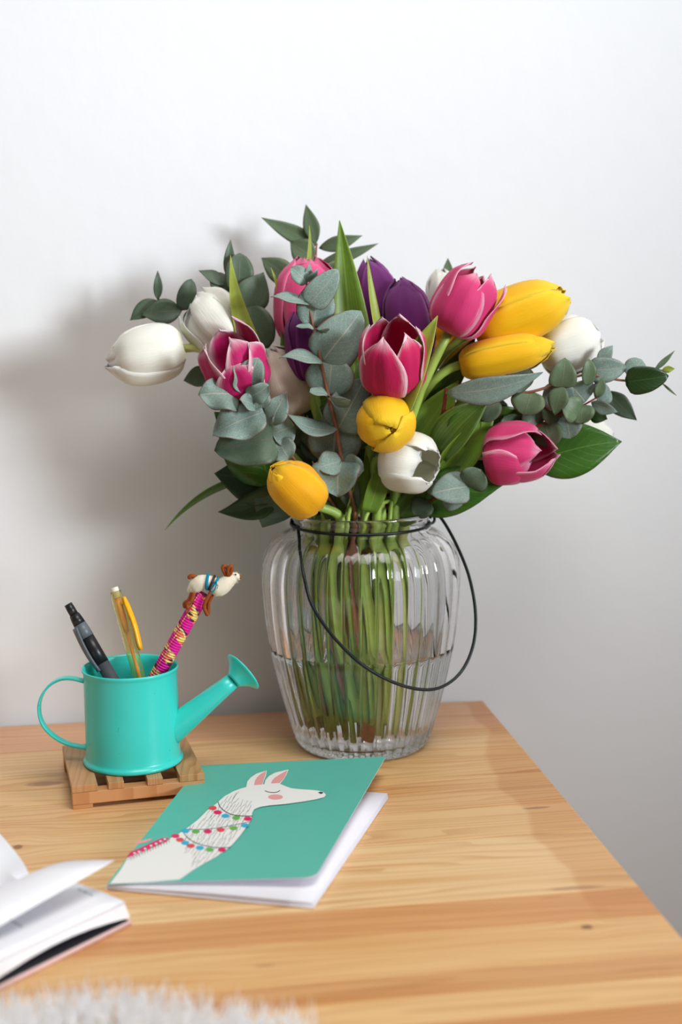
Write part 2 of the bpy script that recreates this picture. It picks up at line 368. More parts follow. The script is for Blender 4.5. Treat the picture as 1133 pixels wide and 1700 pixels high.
# water
WL = 1066
wp = [(r+.7, y) for r, y in dens(inner_px, 2) if y > WL+2][:-1]
rw = interp(sorted((y, r) for r, y in inner_px[8:]), WL)
wpts = [(0, WL+1), (rw*.5, WL+1), (rw*.93, WL+.8), (rw+.2, WL-1.0)] + [(r, y+.8) for r, y in wp] + [(0, 1219.8)]
wv, wf = lathe(wpts, False, '', None, None, 152)
wat = mesh('water', wv, wf, M['water'], at=(JX, JY, TZ+.01))
tag(wat, 'clear water filling the lower half of the ribbed glass jar', 'water')
bm = bmesh.new(); bm.from_mesh(wat.data); bmesh.ops.recalc_face_normals(bm, faces=bm.faces[:]); bm.to_mesh(wat.data); bm.free()
# wire
zr = Zj(868); ring = [Vector((JX+112.5*S*math.cos(q), JY+112.5*S*math.sin(q), zr-.0006*math.cos(q+.3))) for q in [2*math.pi*i/96 for i in range(97)]]
nw = tube('neck_wire', ring, .00115, M['wire'], jar, 8)
bail = [(491, 862, 4), (496, 884, 60), (500, 925, 112), (506, 962, 142), (520, 1008, 150), (558, 1062, 160), (608, 1108, 160), (668, 1138, 140), (722, 1144, 112), (762, 1120, 84), (785, 1075, 62), (790, 1020, 44), (780, 960, 28), (760, 908, 12), (737, 866, 0), (722, 852, -4), (714, 860, -6)]
tube('bail_handle', catmull([P(*b) for b in bail], 8), .00125, M['wire'], jar, 8)
tw = [P(490+7*math.cos(q)+q*.25, 866+9*math.sin(q)*.9, 6+6*math.sin(q*.5)) for q in [i*.45 for i in range(44)]]
tube('wire_twist', tw, .0011, M['wire'], nw, 6)
tw = [P(716+6*math.cos(q), 862+7*math.sin(q), -6+5*math.sin(q*.5)) for q in [i*.45 for i in range(36)]]
tube('wire_twist', tw, .0011, M['wire'], nw, 6)

# ------------------------------------------------------------------ plants
ZN, ZK = Zj(852), Zj(1216)
slots = []
for i in range(44):                                    # places for stems across the neck
    r = 84*math.sqrt((i+.5)/44); q = i*2.39996
    slots.append([r*math.cos(q)-6, r*math.sin(q), False])
def take_slot(xpx, d):
    gx, gd = max(-80, min(70, (xpx-600)*.32)), max(-75, min(75, d*.7))
    s = min((s for s in slots if not s[2]), key=lambda s: (s[0]-gx)**2+(s[1]-gd)**2); s[2] = True
    return s[0], s[1]
def inside(x, d, z): return JAR*1 + HR*(x*S) - HF*(d*S) + Vector((0, 0, z-JAR.z))
def stem_path(B, axis, xpx, d, reach=.42, deep=1.0, short=False):
    sx, sd = take_slot(xpx, d); N = inside(sx, sd, ZN)
    kx, kd = (sx*math.cos(.4)-sd*math.sin(.4))*.84-20, (sx*math.sin(.4)+sd*math.cos(.4))*.84
    K = inside(kx, kd, ZK+.003+(1-deep)*.06+random.random()**1.5*.040)
    D = (B-N).length; P1 = B - axis*(D*reach); P2 = N + Vector((0, 0, D*.28)) + (B-N)*.08
    pts = []
    for i in range(15):
        t = i/14; pts.append(B*(1-t)**3+P1*(3*t*(1-t)**2)+P2*(3*t*t*(1-t))+N*t**3)
    Mid = (N+K)*.5 + HR*(random.uniform(-5, 5)*S)
    for i in range(1, 2 if short else 11):
        t = i/10; pts.append(N*(1-t)**2+Mid*(2*t*(1-t))+K*t*t)
    return pts
SHAPES = {
 'round': [(0, .06), (.06, .5), (.18, .82), (.4, 1.0), (.62, .97), (.82, .72), (.94, .4), (1, .03)],
 'heart': [(0, .25), (.05, .7), (.15, .95), (.32, 1.0), (.6, .86), (.82, .55), (.94, .27), (1, .02)],
 'ovate': [(0, .04), (.08, .42), (.22, .82), (.4, 1.0), (.6, .88), (.8, .5), (.92, .2), (1, .01)],
 'lance': [(0, .05), (.1, .5), (.28, .92), (.42, 1.0), (.65, .74), (.85, .33), (1, .01)],
 'blade': [(0, .75), (.2, .95), (.4, 1.0), (.6, .84), (.8, .5), (.92, .22), (1, .02)],
}
def leaf(parent, mat, b, t, width, shape='ovate', roll=0, bend=0, fold=.12, wave=0, twist=0, name='leaf', nu=13, nv=7, side=0, thick=.00028):
    """b, t = (x, y, d) of stalk end and tip; roll turns the blade about its midrib; bend bows it along its normal (photo pixels)"""
    Bp = P(*b) if not isinstance(b, Vector) else b; Tp = P(*t) if not isinstance(t, Vector) else t
    ax = (Tp-Bp); L = ax.length; ax = ax/L
    view = (CAM-Bp).normalized(); nrm = (view-ax*view.dot(ax)).normalized(); sd0 = ax.cross(nrm)
    vs, uv = [], []
    ph = random.random()*6.28
    for i in range(nu):
        u = i/(nu-1); a = math.radians(roll+twist*(u-.4)); n = nrm*math.cos(a)+sd0*math.sin(a); s = ax.cross(n)
        hw = max(.0, sinterp(SHAPES[shape], u))*width*.5*S
        c = Bp + ax*(L*u) + n*(bend*S*4*u*(1-u)) + s*(side*S*4*u*(1-u))
        for j in range(nv):
            v = j/(nv-1)*2-1
            lift = fold*abs(v)**1.3*hw + wave*S*abs(v)*math.sin(u*9+ph+(1.7 if v > 0 else 0))
            vs.append(c + s*(v*hw) + n*lift); uv.append((u, (v+1)/2))
    return mesh(name, vs, grid_faces(nu, nv), M[mat], parent, uv=uv, solid=thick)

PW = [(0, .30), (.1, .62), (.25, .88), (.45, 1.0), (.64, .92), (.8, .68), (.92, .36), (1, .02)]
PWR = [(0, .30), (.1, .62), (.25, .86), (.45, 1.0), (.7, .98), (.86, .82), (.95, .55), (1, .12)]
def tulip(label, mat, b, t, width, op=0.0, spin=0.0, wid=1.02, blunt=False, stem='stem', reach=.42, jit=.05, deep=1.0, seed=1, inner=.87, group=None, pets=None):
    """pets: optional list of (azimuth, openness, length, width, radius) per petal; azimuth 0 faces the viewer, 90 lies to the right of the axis"""
    rg = random.Random(seed*13+5)
    Bp, Tp = P(*b), P(*t); ax = Tp-Bp; L = ax.length; ax = ax/L; R = width*.5*S*((CAM-Bp).length/1.13)
    view = (CAM-Bp).normalized(); e1 = view-ax*view.dot(ax)
    e1 = e1.normalized() if e1.length > .05 else ax.orthogonal().normalized(); e2 = ax.cross(e1)
    th = thing('tulip', Bp, label, 'tulip', group)
    if not pets:
        pets = [(spin+k*60+math.degrees(rg.uniform(-jit, jit)*1.5), op+rg.uniform(-jit, jit)*1.3, 1+rg.uniform(-jit, jit)*.8, 1.0 if k % 2 == 0 else .92, 1.0 if k % 2 == 0 else inner) for k in range(6)]
    for k, (az, o_, lf, wf, sc) in enumerate(pets):
        q = math.radians(az); ln = L*lf
        a8 = .72+.32*o_; a1 = max(.02, .10+.86*o_); a6 = .94+.10*o_
        rt = [(0, .14), (.07, .50), (.18, .82), (.33, .98), (.5, 1.0), (.66, a6), (.83, a8), (1, a1)]
        zt = [(0, 0), (.07, .015), (.18, .10), (.33, .26), (.5, .46), (.66, .645), (.83, .83), (1, 1.0)]
        rad = e1*math.cos(q)+e2*math.sin(q); tg = ax.cross(rad); vs, uv = [], []
        nu, nv = 16, 13; wv = rg.uniform(0, 6.28); w2 = rg.uniform(0, 6.28); tilt = rg.uniform(-.09, .09)
        for i in range(nu):
            u = i/(nu-1); r = sinterp(rt, u)*R*sc; z = sinterp(zt, u)*ln; hw = max(.006, sinterp(PWR if blunt else PW, u))*R*wid*wf
            rho = max(r, .60*R*sc)
            for j in range(nv):
                v = j/(nv-1)*2-1; f = v*hw/rho + tilt*u
                rib = math.exp(-(v/.10)**2)*math.sin(math.pi*min(1, u*1.02))
                out = r - rho*(1-math.cos(f)) - R*.028*rib + R*(.045*math.exp(-((abs(v)-.3)/.22)**2)*math.sin(math.pi*min(1, u))) + R*.10*abs(v)**3*u
                out += R*.022*math.sin(v*3.3+wv+u*4.2) + R*.012*math.sin(v*9+w2-u*7)*u
                zz = z - .045*ln*v*v*u + .014*ln*math.sin(v*6+wv)*u*u
                vs.append(Bp + ax*zz + rad*out + tg*(rho*math.sin(f))); uv.append((u, (v+1)/2))
        mesh('petal', vs, grid_faces(nu, nv), M[mat], th, uv=uv, solid=.00045)
    pts = stem_path(Bp + ax*.001, ax, b[0], b[2], reach, deep)
    n = len(pts); rs = [(.0034+.0005*(i/(n-1))) for i in range(n)]
    tube('stem', pts, rs, M[stem], th, 8)
    return th

t_w1 = tulip('closed white tulip leaning farthest out, over the shadowed wall', 'pet_white', (304, 578, 0), (177, 602, 30), 95, -.02, 20, seed=1, stem='stem_y', reach=.3, blunt=True, wid=1.12)
t_w2 = tulip('half open white tulip above the pink and white striped one', 'pet_white', (386, 570, -25), (322, 494, -20), 98, seed=2, blunt=True,
    pets=[(30, .3, 1.02, 1.0, 1.0), (88, .35, 1.05, .9, .98), (-30, .5, .85, .9, .95), (-84, .75, .92, .7, 1.02), (150, .3, 1.0, 1, .9), (-150, .5, .95, 1, .9)])
t_st = tulip('magenta tulip with broad white petal edges beside the long white bud', 'pet_stripe', (408, 650, 50), (368, 552, 84), 104, seed=3, wid=.92,
    pets=[(-8, .62, .66, .95, 1.04), (60, .72, .80, .9, 1.0), (-62, .66, .96, .8, .98), (118, .55, 1.12, .8, .95), (24, .40, .94, .9, .84), (180, .40, 1.0, .85, .85)])
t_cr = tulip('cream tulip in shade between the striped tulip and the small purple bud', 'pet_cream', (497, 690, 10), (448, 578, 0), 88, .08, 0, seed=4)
t_ps = tulip('small dark purple bud behind the upright eucalyptus sprig', 'pet_purple', (512, 632, 30), (491, 516, 20), 56, .05, 30, seed=5)
t_pr = tulip('bright pink tulip at the back behind the eucalyptus tip', 'pet_rose', (513, 575, -40), (512, 428, -50), 112, .22, 15, seed=6, blunt=True)
t_pu1 = tulip('tall purple tulip behind the green leaf tip, touching another purple one', 'pet_purple', (640, 568, -60), (610, 430, -70), 80, .06, 20, seed=7)
t_pu2 = tulip('purple tulip directly behind the crimson white-edged tulip', 'pet_purple', (692, 600, -10), (664, 466, -20), 82, .08, 0, seed=8, blunt=True)
t_rd = tulip('open crimson tulip with thin white petal edges at the bouquet centre', 'pet_red', (654, 649, 84), (650, 534, 128), 108, seed=9, wid=.95,
    pets=[(-24, .5, .88, .95, 1.0), (38, .62, .92, .8, .92), (92, .72, .9, .8, 1.0), (150, .5, 1.02, .95, .88), (-150, .55, .98, .8, .95), (-92, .66, .96, .78, .96)])
t_pk = tulip('upright pink tulip overlapping the large yellow tulips', 'pet_pink', (745, 553, 50), (800, 448, 50), 98, seed=10, wid=.98,
    pets=[(-14, .28, .92, 1.02, 1.0), (48, .5, 1.0, .72, .90), (92, .98, .96, .62, 1.0), (160, .5, .95, .9, .9), (-78, .35, 1.03, .8, .98), (-140, .4, 1.0, .8, .9)])
t_y1 = tulip('largest yellow tulip, uppermost of the yellow ones', 'pet_yellow', (788, 552, 0), (938, 490, 10), 96, .20, 34, seed=11, blunt=True, wid=1.1, reach=.35)
t_y2 = tulip('slim yellow tulip lying just above the long grey eucalyptus leaf', 'pet_yellow', (764, 606, 30), (917, 574, 40), 66, .14, 30, seed=12, blunt=True, wid=1.15, reach=.3)
t_y3 = tulip('golden tulip half hidden under the upright pink tulip', 'pet_gold', (712, 600, -40), (772, 512, -60), 92, .1, 10, seed=13)
t_w3 = tulip('ruffled white tulip beyond the tips of the yellow tulips', 'pet_white', (898, 592, -20), (994, 556, -24), 96, .3, 0, seed=34, blunt=True, jit=.1, reach=.32)
t_w4 = tulip('blurred white tulip behind the pointed green leaf near the wall', 'pet_white', (925, 745, -100), (1015, 722, -120), 84, .15, 0, seed=15, blunt=True, reach=.25)
t_w5 = tulip('blurred white tulip behind the upright pink tulip, mostly hidden', 'pet_white', (746, 530, -120), (733, 446, -130), 60, .12, 0, seed=16)
t_yc = tulip('yellow tulip facing forward above the open white tulip', 'pet_yellow', (632, 692, 76), (650, 714, 152), 92, seed=17, blunt=True, wid=1.2,
    pets=[(186, .02, 1.03, 1.12, 1.05), (-62, -.02, 1.0, 1.12, 1.0), (60, -.06, .97, 1.1, .96), (0, -.1, .93, 1.1, .9), (120, -.1, .92, 1.1, .88), (-120, -.1, .92, 1.1, .88)])
t_wf = tulip('open white tulip tucked under the forward facing yellow one', 'pet_white', (640, 760, 62), (722, 775, 100), 98, seed=18, blunt=True, wid=1.05,
    pets=[(-14, .30, .80, 1.05, 1.03), (84, .48, 1.02, 1.0, 1.02), (-88, .45, 1.0, 1.0, 1.0), (180, .5, .98, 1.1, 1.0), (130, .48, .98, 1.0, .95), (-135, .48, 1.0, 1.0, .95)])
t_yl = tulip('golden yellow tulip drooping over the left rim of the jar', 'pet_gold', (526, 840, 80), (454, 776, 118), 84, seed=19, blunt=True, wid=1.18, reach=.2,
    pets=[(-10, .0, 1.0, 1.0, 1.0), (78, -.05, .95, 1.0, .98), (-88, .02, 1.0, .95, .97), (150, -.05, 1, 1, .9), (-150, 0, 1.02, 1, .92), (30, -.05, .97, 1, .9)])
t_pl = tulip('pink tulip leaning out low towards the bare wall', 'pet_pink', (806, 756, 44), (926, 752, 78), 98, seed=20, stem='stem_y', reach=.35, wid=1.0,
    pets=[(46, .34, .66, 1.0, 1.0), (-20, .25, .80, .9, .88), (-74, .62, .80, .85, 1.04), (-150, .1, 1.0, .9, .9), (150, .1, 1.02, .9, .92), (88, .1, .96, .9, .92)])

# tulip leaves
leaf(t_pu1, 'tleaf', (606, 745, 20), (564, 366, -10), 66, 'blade', 12, -14, .35, twist=-25, nu=20)
leaf(t_rd, 'tleaf_y', (640, 740, 95), (727, 524, 105), 58, 'blade', -28, 10, .3, twist=20, nu=18)
leaf(t_w2, 'tleaf_y', (452, 640, -10), (383, 424, 30), 34, 'blade', 20, -10, .35, twist=40, nu=18, side=-14)
leaf(t_pr, 'tleaf_y', (487, 560, -30), (514, 374, -40), 18, 'blade', 40, 6, .3, nu=14, side=6)
leaf(t_cr, 'tleaf_y', (470, 620, -20), (450, 444, -30), 18, 'blade', 40, 8, .3, nu=14, side=8)
leaf(t_pr, 'tleaf_d', (500, 690, -15), (470, 520, -25), 44, 'blade', 10, 8, .3, nu=14)
leaf(t_pu2, 'tleaf_y', (640, 600, 30), (610, 424, 20), 18, 'blade', 45, -6, .3, nu=14)
leaf(t_wf, 'tleaf', (672, 760, 0), (762, 632, 20), 62, 'blade', 0, 12, .3, nu=16)
leaf(t_rd, 'tleaf_d', (610, 740, 40), (598, 590, 10), 50, 'blade', 10, 6, .25, nu=14)
leaf(t_y2, 'tleaf_d', (690, 700, 0), (790, 560, 0), 48, 'blade', 15, 8, .3, nu=14)
leaf(t_pl, 'tleaf', (730, 800, 30), (824, 672, 44), 52, 'blade', 8, 10, .5, nu=18, twist=15)
leaf(t_pl, 'tleaf_d', (728, 752, 34), (812, 664, 48), 62, 'blade', -20, 14, .4, nu=16)
leaf(t_y1, 'tleaf_d', (800, 700, 10), (880, 690, 0), 46, 'ovate', 10, 12, .35, nu=14)
leaf(t_pl, 'tleaf', (735, 806, 28), (800, 698, 52), 30, 'blade', 45, 6, .5, nu=18, side=22, twist=30)
leaf(t_pl, 'tleaf', (728, 792, 30), (838, 802, 34), 32, 'blade', -35, 16, .4, nu=16, side=-12)
leaf(t_yc, 'tleaf', (612, 850, 70), (640, 750, 60), 34, 'blade', 20, 6, .3, nu=14)
leaf(t_yl, 'tleaf_d', (560, 860, 40), (545, 760, 20), 48, 'blade', -10, 8, .3, nu=14)
leaf(t_yl, 'tleaf', (580, 860, 50), (610, 752, 40), 30, 'blade', 30, 8, .3, nu=14)
leaf(t_w1, 'tleaf_d', (452, 790, -10), (274, 880, 0), 15, 'blade', 30, 6, .3, nu=18, side=22)

# ------------------------------------------------------------------ branches
def branch(name, label, nodes, mat, rad=.0017, group=None, cat='branch', deep=.9, tip_r=.0007, short=False):
    pts = [P(*n) for n in nodes]; B = pts[-1]; ax = (pts[-2]-pts[-1]).normalized()
    th = thing(name, B, label, cat, group)
    up = catmull(pts, 5); down = stem_path(B, ax, nodes[-1][0], nodes[-1][2], .3, deep, short)
    allp = up+down[1:]; n = len(allp); rs = [tip_r+(rad-tip_r)*min(1, i/(len(up)+4)) for i in range(n)]
    tube('stem', allp, rs, M[mat], th, 6)
    return th
# A: upright sprig at the centre front
A = branch('eucalyptus_branch', 'blue-grey eucalyptus sprig standing upright before the pink tulip', [(508, 452, 66), (512, 500, 68), (521, 545, 72), (533, 600, 76), (545, 655, 78), (559, 712, 78), (568, 768, 72)], 'twig', .0019)
for a in (
    ((520, 545, 66), (528, 470, 60), 60, 'round', 5, 6), ((533, 602, 72), (600, 516, 66), 78, 'heart', 5, 8), ((546, 658, 72), (552, 592, 70), 76, 'round', -5, 6),
    ((560, 714, 70), (606, 628, 60), 72, 'heart', 8, 6), ((552, 770, 62), (560, 690, 58), 84, 'round', 0, 4), ((512, 506, 76), (562, 446, 84), 46, 'heart', 12, 6),
    ((514, 506, 76), (450, 493, 86), 34, 'ovate', 62, 5), ((526, 547, 80), (548, 546, 104), 16, 'ovate', 70, 2), ((522, 546, 80), (491, 543, 88), 22, 'ovate', 66, 3),
    ((536, 604, 82), (464, 594, 94), 44, 'lance', 62, 8), ((546, 658, 86), (582, 664, 104), 40, 'round', 68, 5), ((546, 657, 86), (514, 652, 98), 34, 'round', 66, 4),
    ((560, 714, 84), (476, 686, 98), 42, 'lance', 52, -12), ((510, 470, 72), (483, 444, 80), 28, 'round', 20, 4), ((508, 468, 72), (528, 446, 78), 16, 'ovate', 40, 3), ((508, 462, 70), (515, 436, 72), 14, 'lance', 35, 2)):
    leaf(A, 'euc', a[0], a[1], a[2], a[3], a[4], a[5], .1, wave=1.2)
leaf(A, 'euc', (568, 766, 78), (562, 826, 96), 78, 'heart', 18, 12, .35, wave=4)
leaf(A, 'euc', (568, 766, 76), (528, 778, 92), 42, 'round', 20, 4, .2, wave=2)
leaf(A, 'euc', (570, 766, 76), (604, 782, 88), 42, 'round', 20, 4, .2, wave=2)
leaf(A, 'euc_dark', (570, 780, 50), (590, 846, 54), 36, 'round', 10, 5, .2)
# B: wavy sprig left front
Bq = branch('eucalyptus_branch', 'grey-green eucalyptus sprig with wavy leaves under the striped tulip', [(404, 640, 96), (410, 662, 94), (430, 690, 84), (456, 722, 76), (480, 752, 64), (520, 800, 50)], 'twig', .0017)
for a in (((398, 657, 96), (329, 656, 110), 62, 'heart', 22, 8, 5), ((410, 652, 98), (428, 594, 106), 44, 'round', -12, 6, 2), ((400, 652, 100), (388, 608, 112), 24, 'ovate', 30, 4, 2), ((412, 660, 100), (446, 640, 116), 34, 'round', 20, 4, 2),
          ((424, 676, 96), (398, 664, 120), 30, 'round', 40, 4, 1), ((438, 684, 90), (353, 722, 104), 66, 'heart', 18, 8, 6), ((426, 680, 92), (428, 640, 100), 40, 'round', 10, 4, 2), ((448, 706, 84), (477, 650, 90), 42, 'lance', -14, 5, 2),
          ((462, 728, 80), (356, 748, 88), 78, 'heart', 10, 8, 3), ((462, 730, 80), (482, 764, 90), 42, 'round', 12, 5, 2), ((452, 720, 80), (490, 706, 82), 52, 'round', 5, 4, 2)):
    leaf(Bq, 'euc' if a[2] != 78 else 'euc_dark', a[0], a[1], a[2], a[3], a[4], a[5], .16, wave=a[6]*1.7, nu=17, nv=9)
# C: branch at the back left
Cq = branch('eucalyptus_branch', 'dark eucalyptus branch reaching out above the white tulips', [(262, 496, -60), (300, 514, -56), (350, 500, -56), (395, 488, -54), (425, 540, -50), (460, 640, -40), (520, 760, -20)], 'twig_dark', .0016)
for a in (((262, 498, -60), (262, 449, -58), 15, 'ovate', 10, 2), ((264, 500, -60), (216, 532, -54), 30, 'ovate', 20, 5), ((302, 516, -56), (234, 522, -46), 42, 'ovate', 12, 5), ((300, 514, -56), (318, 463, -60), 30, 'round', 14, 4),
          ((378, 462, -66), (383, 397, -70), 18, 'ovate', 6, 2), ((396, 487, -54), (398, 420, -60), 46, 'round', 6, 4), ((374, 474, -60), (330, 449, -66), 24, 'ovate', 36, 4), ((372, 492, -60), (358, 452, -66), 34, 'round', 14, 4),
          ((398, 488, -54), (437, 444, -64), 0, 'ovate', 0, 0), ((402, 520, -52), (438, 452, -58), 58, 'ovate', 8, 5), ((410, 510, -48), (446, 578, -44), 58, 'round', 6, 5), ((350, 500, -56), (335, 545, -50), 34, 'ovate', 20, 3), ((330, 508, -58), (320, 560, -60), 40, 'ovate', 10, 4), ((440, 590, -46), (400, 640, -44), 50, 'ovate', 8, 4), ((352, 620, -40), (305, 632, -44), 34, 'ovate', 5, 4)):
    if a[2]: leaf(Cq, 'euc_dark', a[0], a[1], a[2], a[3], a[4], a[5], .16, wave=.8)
# D: topmost branch
Dq = branch('eucalyptus_branch', 'pointed leaf eucalyptus branch rising topmost, close to the wall', [(526, 405, -120), (524, 440, -116), (520, 500, -105), (530, 620, -80), (560, 760, -40)], 'twig', .0016)
for a in (((528, 407, -120), (434, 361, -130), 30, 'lance', 6, -8), ((525, 404, -122), (508, 339, -136), 28, 'lance', -6, 3), ((530, 412, -120), (602, 391, -124), 26, 'lance', 10, 6), ((530, 438, -116), (629, 404, -122), 22, 'lance', 14, 6),
          ((522, 430, -118), (482, 402, -126), 44, 'ovate', 4, 4), ((490, 470, -110), (434, 428, -116), 42, 'ovate', 8, 4), ((530, 470, -112), (575, 430, -116), 34, 'ovate', 8, 4)):
    leaf(Dq, 'euc_green', a[0], a[1], a[2], a[3], a[4], a[5], .14)
# E: long branch to the right
Eq = branch('eucalyptus_branch', 'long eucalyptus branch ending in a small bud, reaching past every tulip', [(1108, 614, 30), (1076, 618, 34), (1040, 632, 40), (975, 622, 46), (930, 636, 52), (885, 650, 52), (820, 664, 36), (760, 720, 4), (700, 800, -8)], 'twig', .0016)
for a in (((740, 652, 72), (902, 618, 66), 50, 'lance', 30, 18, 'euc'), ((932, 644, 60), (938, 594, 66), 44, 'heart', 10, 6, 'euc_green'), ((934, 640, 60), (922, 690, 62), 34, 'ovate', 12, 5, 'euc_green'), ((976, 640, 52), (978, 596, 56), 24, 'round', 20, 4, 'euc_green'),
          ((994, 602, 34), (1018, 573, 36), 22, 'ovate', 8, 3, 'euc'), ((978, 616, 40), (1041, 610, 44), 42, 'heart', 6, 5, 'euc'), ((1044, 626, 30), (1066, 597, 28), 36, 'round', 4, 4, 'euc'), ((1039, 634, 46), (1111, 624, 54), 44, 'heart', 6, 5, 'salal_dark'),
          ((1086, 616, 28), (1121, 582, 26), 9, 'lance', 10, 2, 'euc_green'), ((1100, 636, 36), (1124, 657, 36), 4, 'lance', 10, 1, 'euc_green'), ((1100, 614, 30), (1121, 612, 32), 11, 'ovate', 0, 2, 'tleaf_y'), ((900, 646, 58), (872, 604, 62), 0, 'round', 0, 0, 'euc'),
          ((884, 650, 50), (872, 690, 60), 54, 'round', 12, 5, 'euc_green'), ((870, 650, 50), (850, 612, 46), 50, 'round', 20, 5, 'euc_dark'), ((905, 642, 48), (950, 668, 44), 54, 'round', 10, 5, 'euc'), ((826, 664, 50), (800, 700, 56), 40, 'round', 20, 4, 'euc_dark'), ((820, 664, 50), (790, 630, 50), 46, 'round', 15, 4, 'euc_dark'), ((735, 690, 70), (742, 648, 74), 0, 'ovate', 0, 0, 'euc')):
    if a[2]: leaf(Eq, a[6], a[0], a[1], a[2], a[3], a[4], a[5], .14, wave=.8)
# F: cluster of coin leaves under E
Fq = branch('eucalyptus_branch', 'clustered coin leaf eucalyptus spray between the leaning pink tulip and the long branch', [(1000, 655, 44), (970, 672, 42), (940, 684, 42), (900, 704, 40), (850, 726, 30), (790, 760, 12), (720, 820, -10)], 'twig_red', .0016)
for a in (((968, 672, 46), (966, 704, 58), 44, 'round', 14, 5, 'euc_green'), ((960, 690, 52), (936, 668, 66), 44, 'round', 24, 4, 'euc_green'), ((972, 668, 40), (948, 640, 36), 56, 'round', 4, 5, 'euc'), ((992, 660, 44), (1001, 626, 52), 18, 'ovate', 20, 3, 'euc_green'),
          ((988, 660, 38), (1012, 644, 32), 40, 'round', 6, 4, 'euc'), ((982, 668, 48), (1026, 684, 58), 24, 'ovate', 22, 4, 'euc'), ((940, 686, 36), (906, 660, 40), 62, 'round', 6, 5, 'euc_green'), ((938, 686, 38), (948, 728, 46), 50, 'round', 8, 5, 'euc'), ((905, 702, 36), (918, 742, 44), 50, 'round', 12, 4, 'euc_green'),
          ((900, 704, 34), (872, 678, 36), 54, 'round', 12, 5, 'euc_dark'), ((898, 706, 26), (860, 700, 22), 50, 'round', 8, 4, 'euc_dark'), ((1006, 650, 6), (1058, 698, 10), 34, 'lance', 6, 5, 'euc_dark'), ((980, 682, 6), (1009, 696, 10), 28, 'ovate', 10, 3, 'salal_dark'), ((856, 722, 26), (838, 690, 32), 44, 'round', 14, 4, 'euc_dark')):
    leaf(Fq, a[6], a[0], a[1], a[2], a[3], a[4], a[5], .14, wave=1)
# G: low leaves by the rim
Gq = branch('eucalyptus_branch', 'short eucalyptus spray with bluish leaves over the jar rim below the pink tulip', [(800, 802, 70), (770, 806, 66), (738, 818, 56), (705, 838, 40)], 'twig_red', .0015)
for a in (((778, 808, 72), (716, 820, 84), 54, 'heart', 14, 6, 'euc'), ((776, 806, 74), (800, 780, 84), 48, 'round', 14, 5, 'euc_dark'), ((740, 818, 62), (768, 838, 74), 40, 'round', 20, 4, 'euc'), ((712, 832, 50), (690, 858, 58), 40, 'round', 20, 4, 'euc_dark'), ((735, 818, 60), (700, 800, 60), 30, 'ovate', 20, 3, 'euc_dark')):
    leaf(Gq, a[6], a[0], a[1], a[2], a[3], a[4], a[5], .12, wave=1.5)
# red forked twig
Hq = branch('twig', 'bare forked red twig rising between the tulip leaves right of centre', [(741, 645, 50), (736, 684, 40), (722, 722, 14), (700, 790, -4)], 'twig_red', .0017, tip_r=.0013)
tube('fork', catmull([P(735, 684, 40), P(746, 682, 44), P(754, 676, 48)], 4), [.0013]*8+[.001], M['twig_red'], Hq, 6)
# glossy leaf stems
Sq = branch('glossy_leaf_branch', 'branch of large glossy green leaves spreading low beside the pink tulip', [(900, 770, 20), (850, 790, 24), (800, 812, 26), (740, 830, 24), (690, 850, 16)], 'twig_dark', .0016)
leaf(Sq, 'salal', (880, 770, 24), (1033, 733, 26), 88, 'ovate', 0, 10, .14, nu=18, side=-6)
leaf(Sq, 'salal', (700, 852, 44), (842, 802, 52), 74, 'ovate', -4, 6, .12, nu=18, side=-16)
leaf(Sq, 'salal_dark', (790, 770, 0), (900, 700, -10), 70, 'ovate', 0, 8, .14, nu=14)
leaf(Sq, 'salal_dark', (760, 800, 6), (830, 740, 0), 70, 'ovate', 0, 8, .14, nu=14)
leaf(Sq, 'salal_dark', (690, 852, -20), (622, 778, -30), 80, 'ovate', 0, 6, .14)
leaf(Sq, 'salal_dark', (700, 850, -34), (700, 770, -40), 76, 'ovate', 0, 6, .14)
leaf(Sq, 'tleaf_d', (660, 862, 30), (720, 790, 30), 40, 'blade', 10, 6, .3)
leaf(Sq, 'salal', (745, 740, 36), (816, 676, 34), 66, 'ovate', 10, 10, .2, nu=14)
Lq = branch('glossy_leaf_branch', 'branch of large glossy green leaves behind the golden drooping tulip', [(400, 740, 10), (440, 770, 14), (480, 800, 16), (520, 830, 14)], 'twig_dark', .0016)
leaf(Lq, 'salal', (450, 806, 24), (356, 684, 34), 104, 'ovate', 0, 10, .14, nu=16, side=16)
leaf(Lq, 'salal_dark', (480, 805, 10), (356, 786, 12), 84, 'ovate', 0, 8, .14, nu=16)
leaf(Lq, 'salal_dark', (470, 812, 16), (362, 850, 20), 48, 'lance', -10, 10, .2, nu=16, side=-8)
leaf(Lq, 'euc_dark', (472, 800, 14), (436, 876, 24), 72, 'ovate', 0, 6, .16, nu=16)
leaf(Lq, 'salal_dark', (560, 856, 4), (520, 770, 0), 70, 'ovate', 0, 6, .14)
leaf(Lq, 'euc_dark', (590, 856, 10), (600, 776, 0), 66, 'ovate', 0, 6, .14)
leaf(Lq, 'salal_dark', (490, 790, 0), (410, 830, 0), 44, 'ovate', 0, 6, .16)
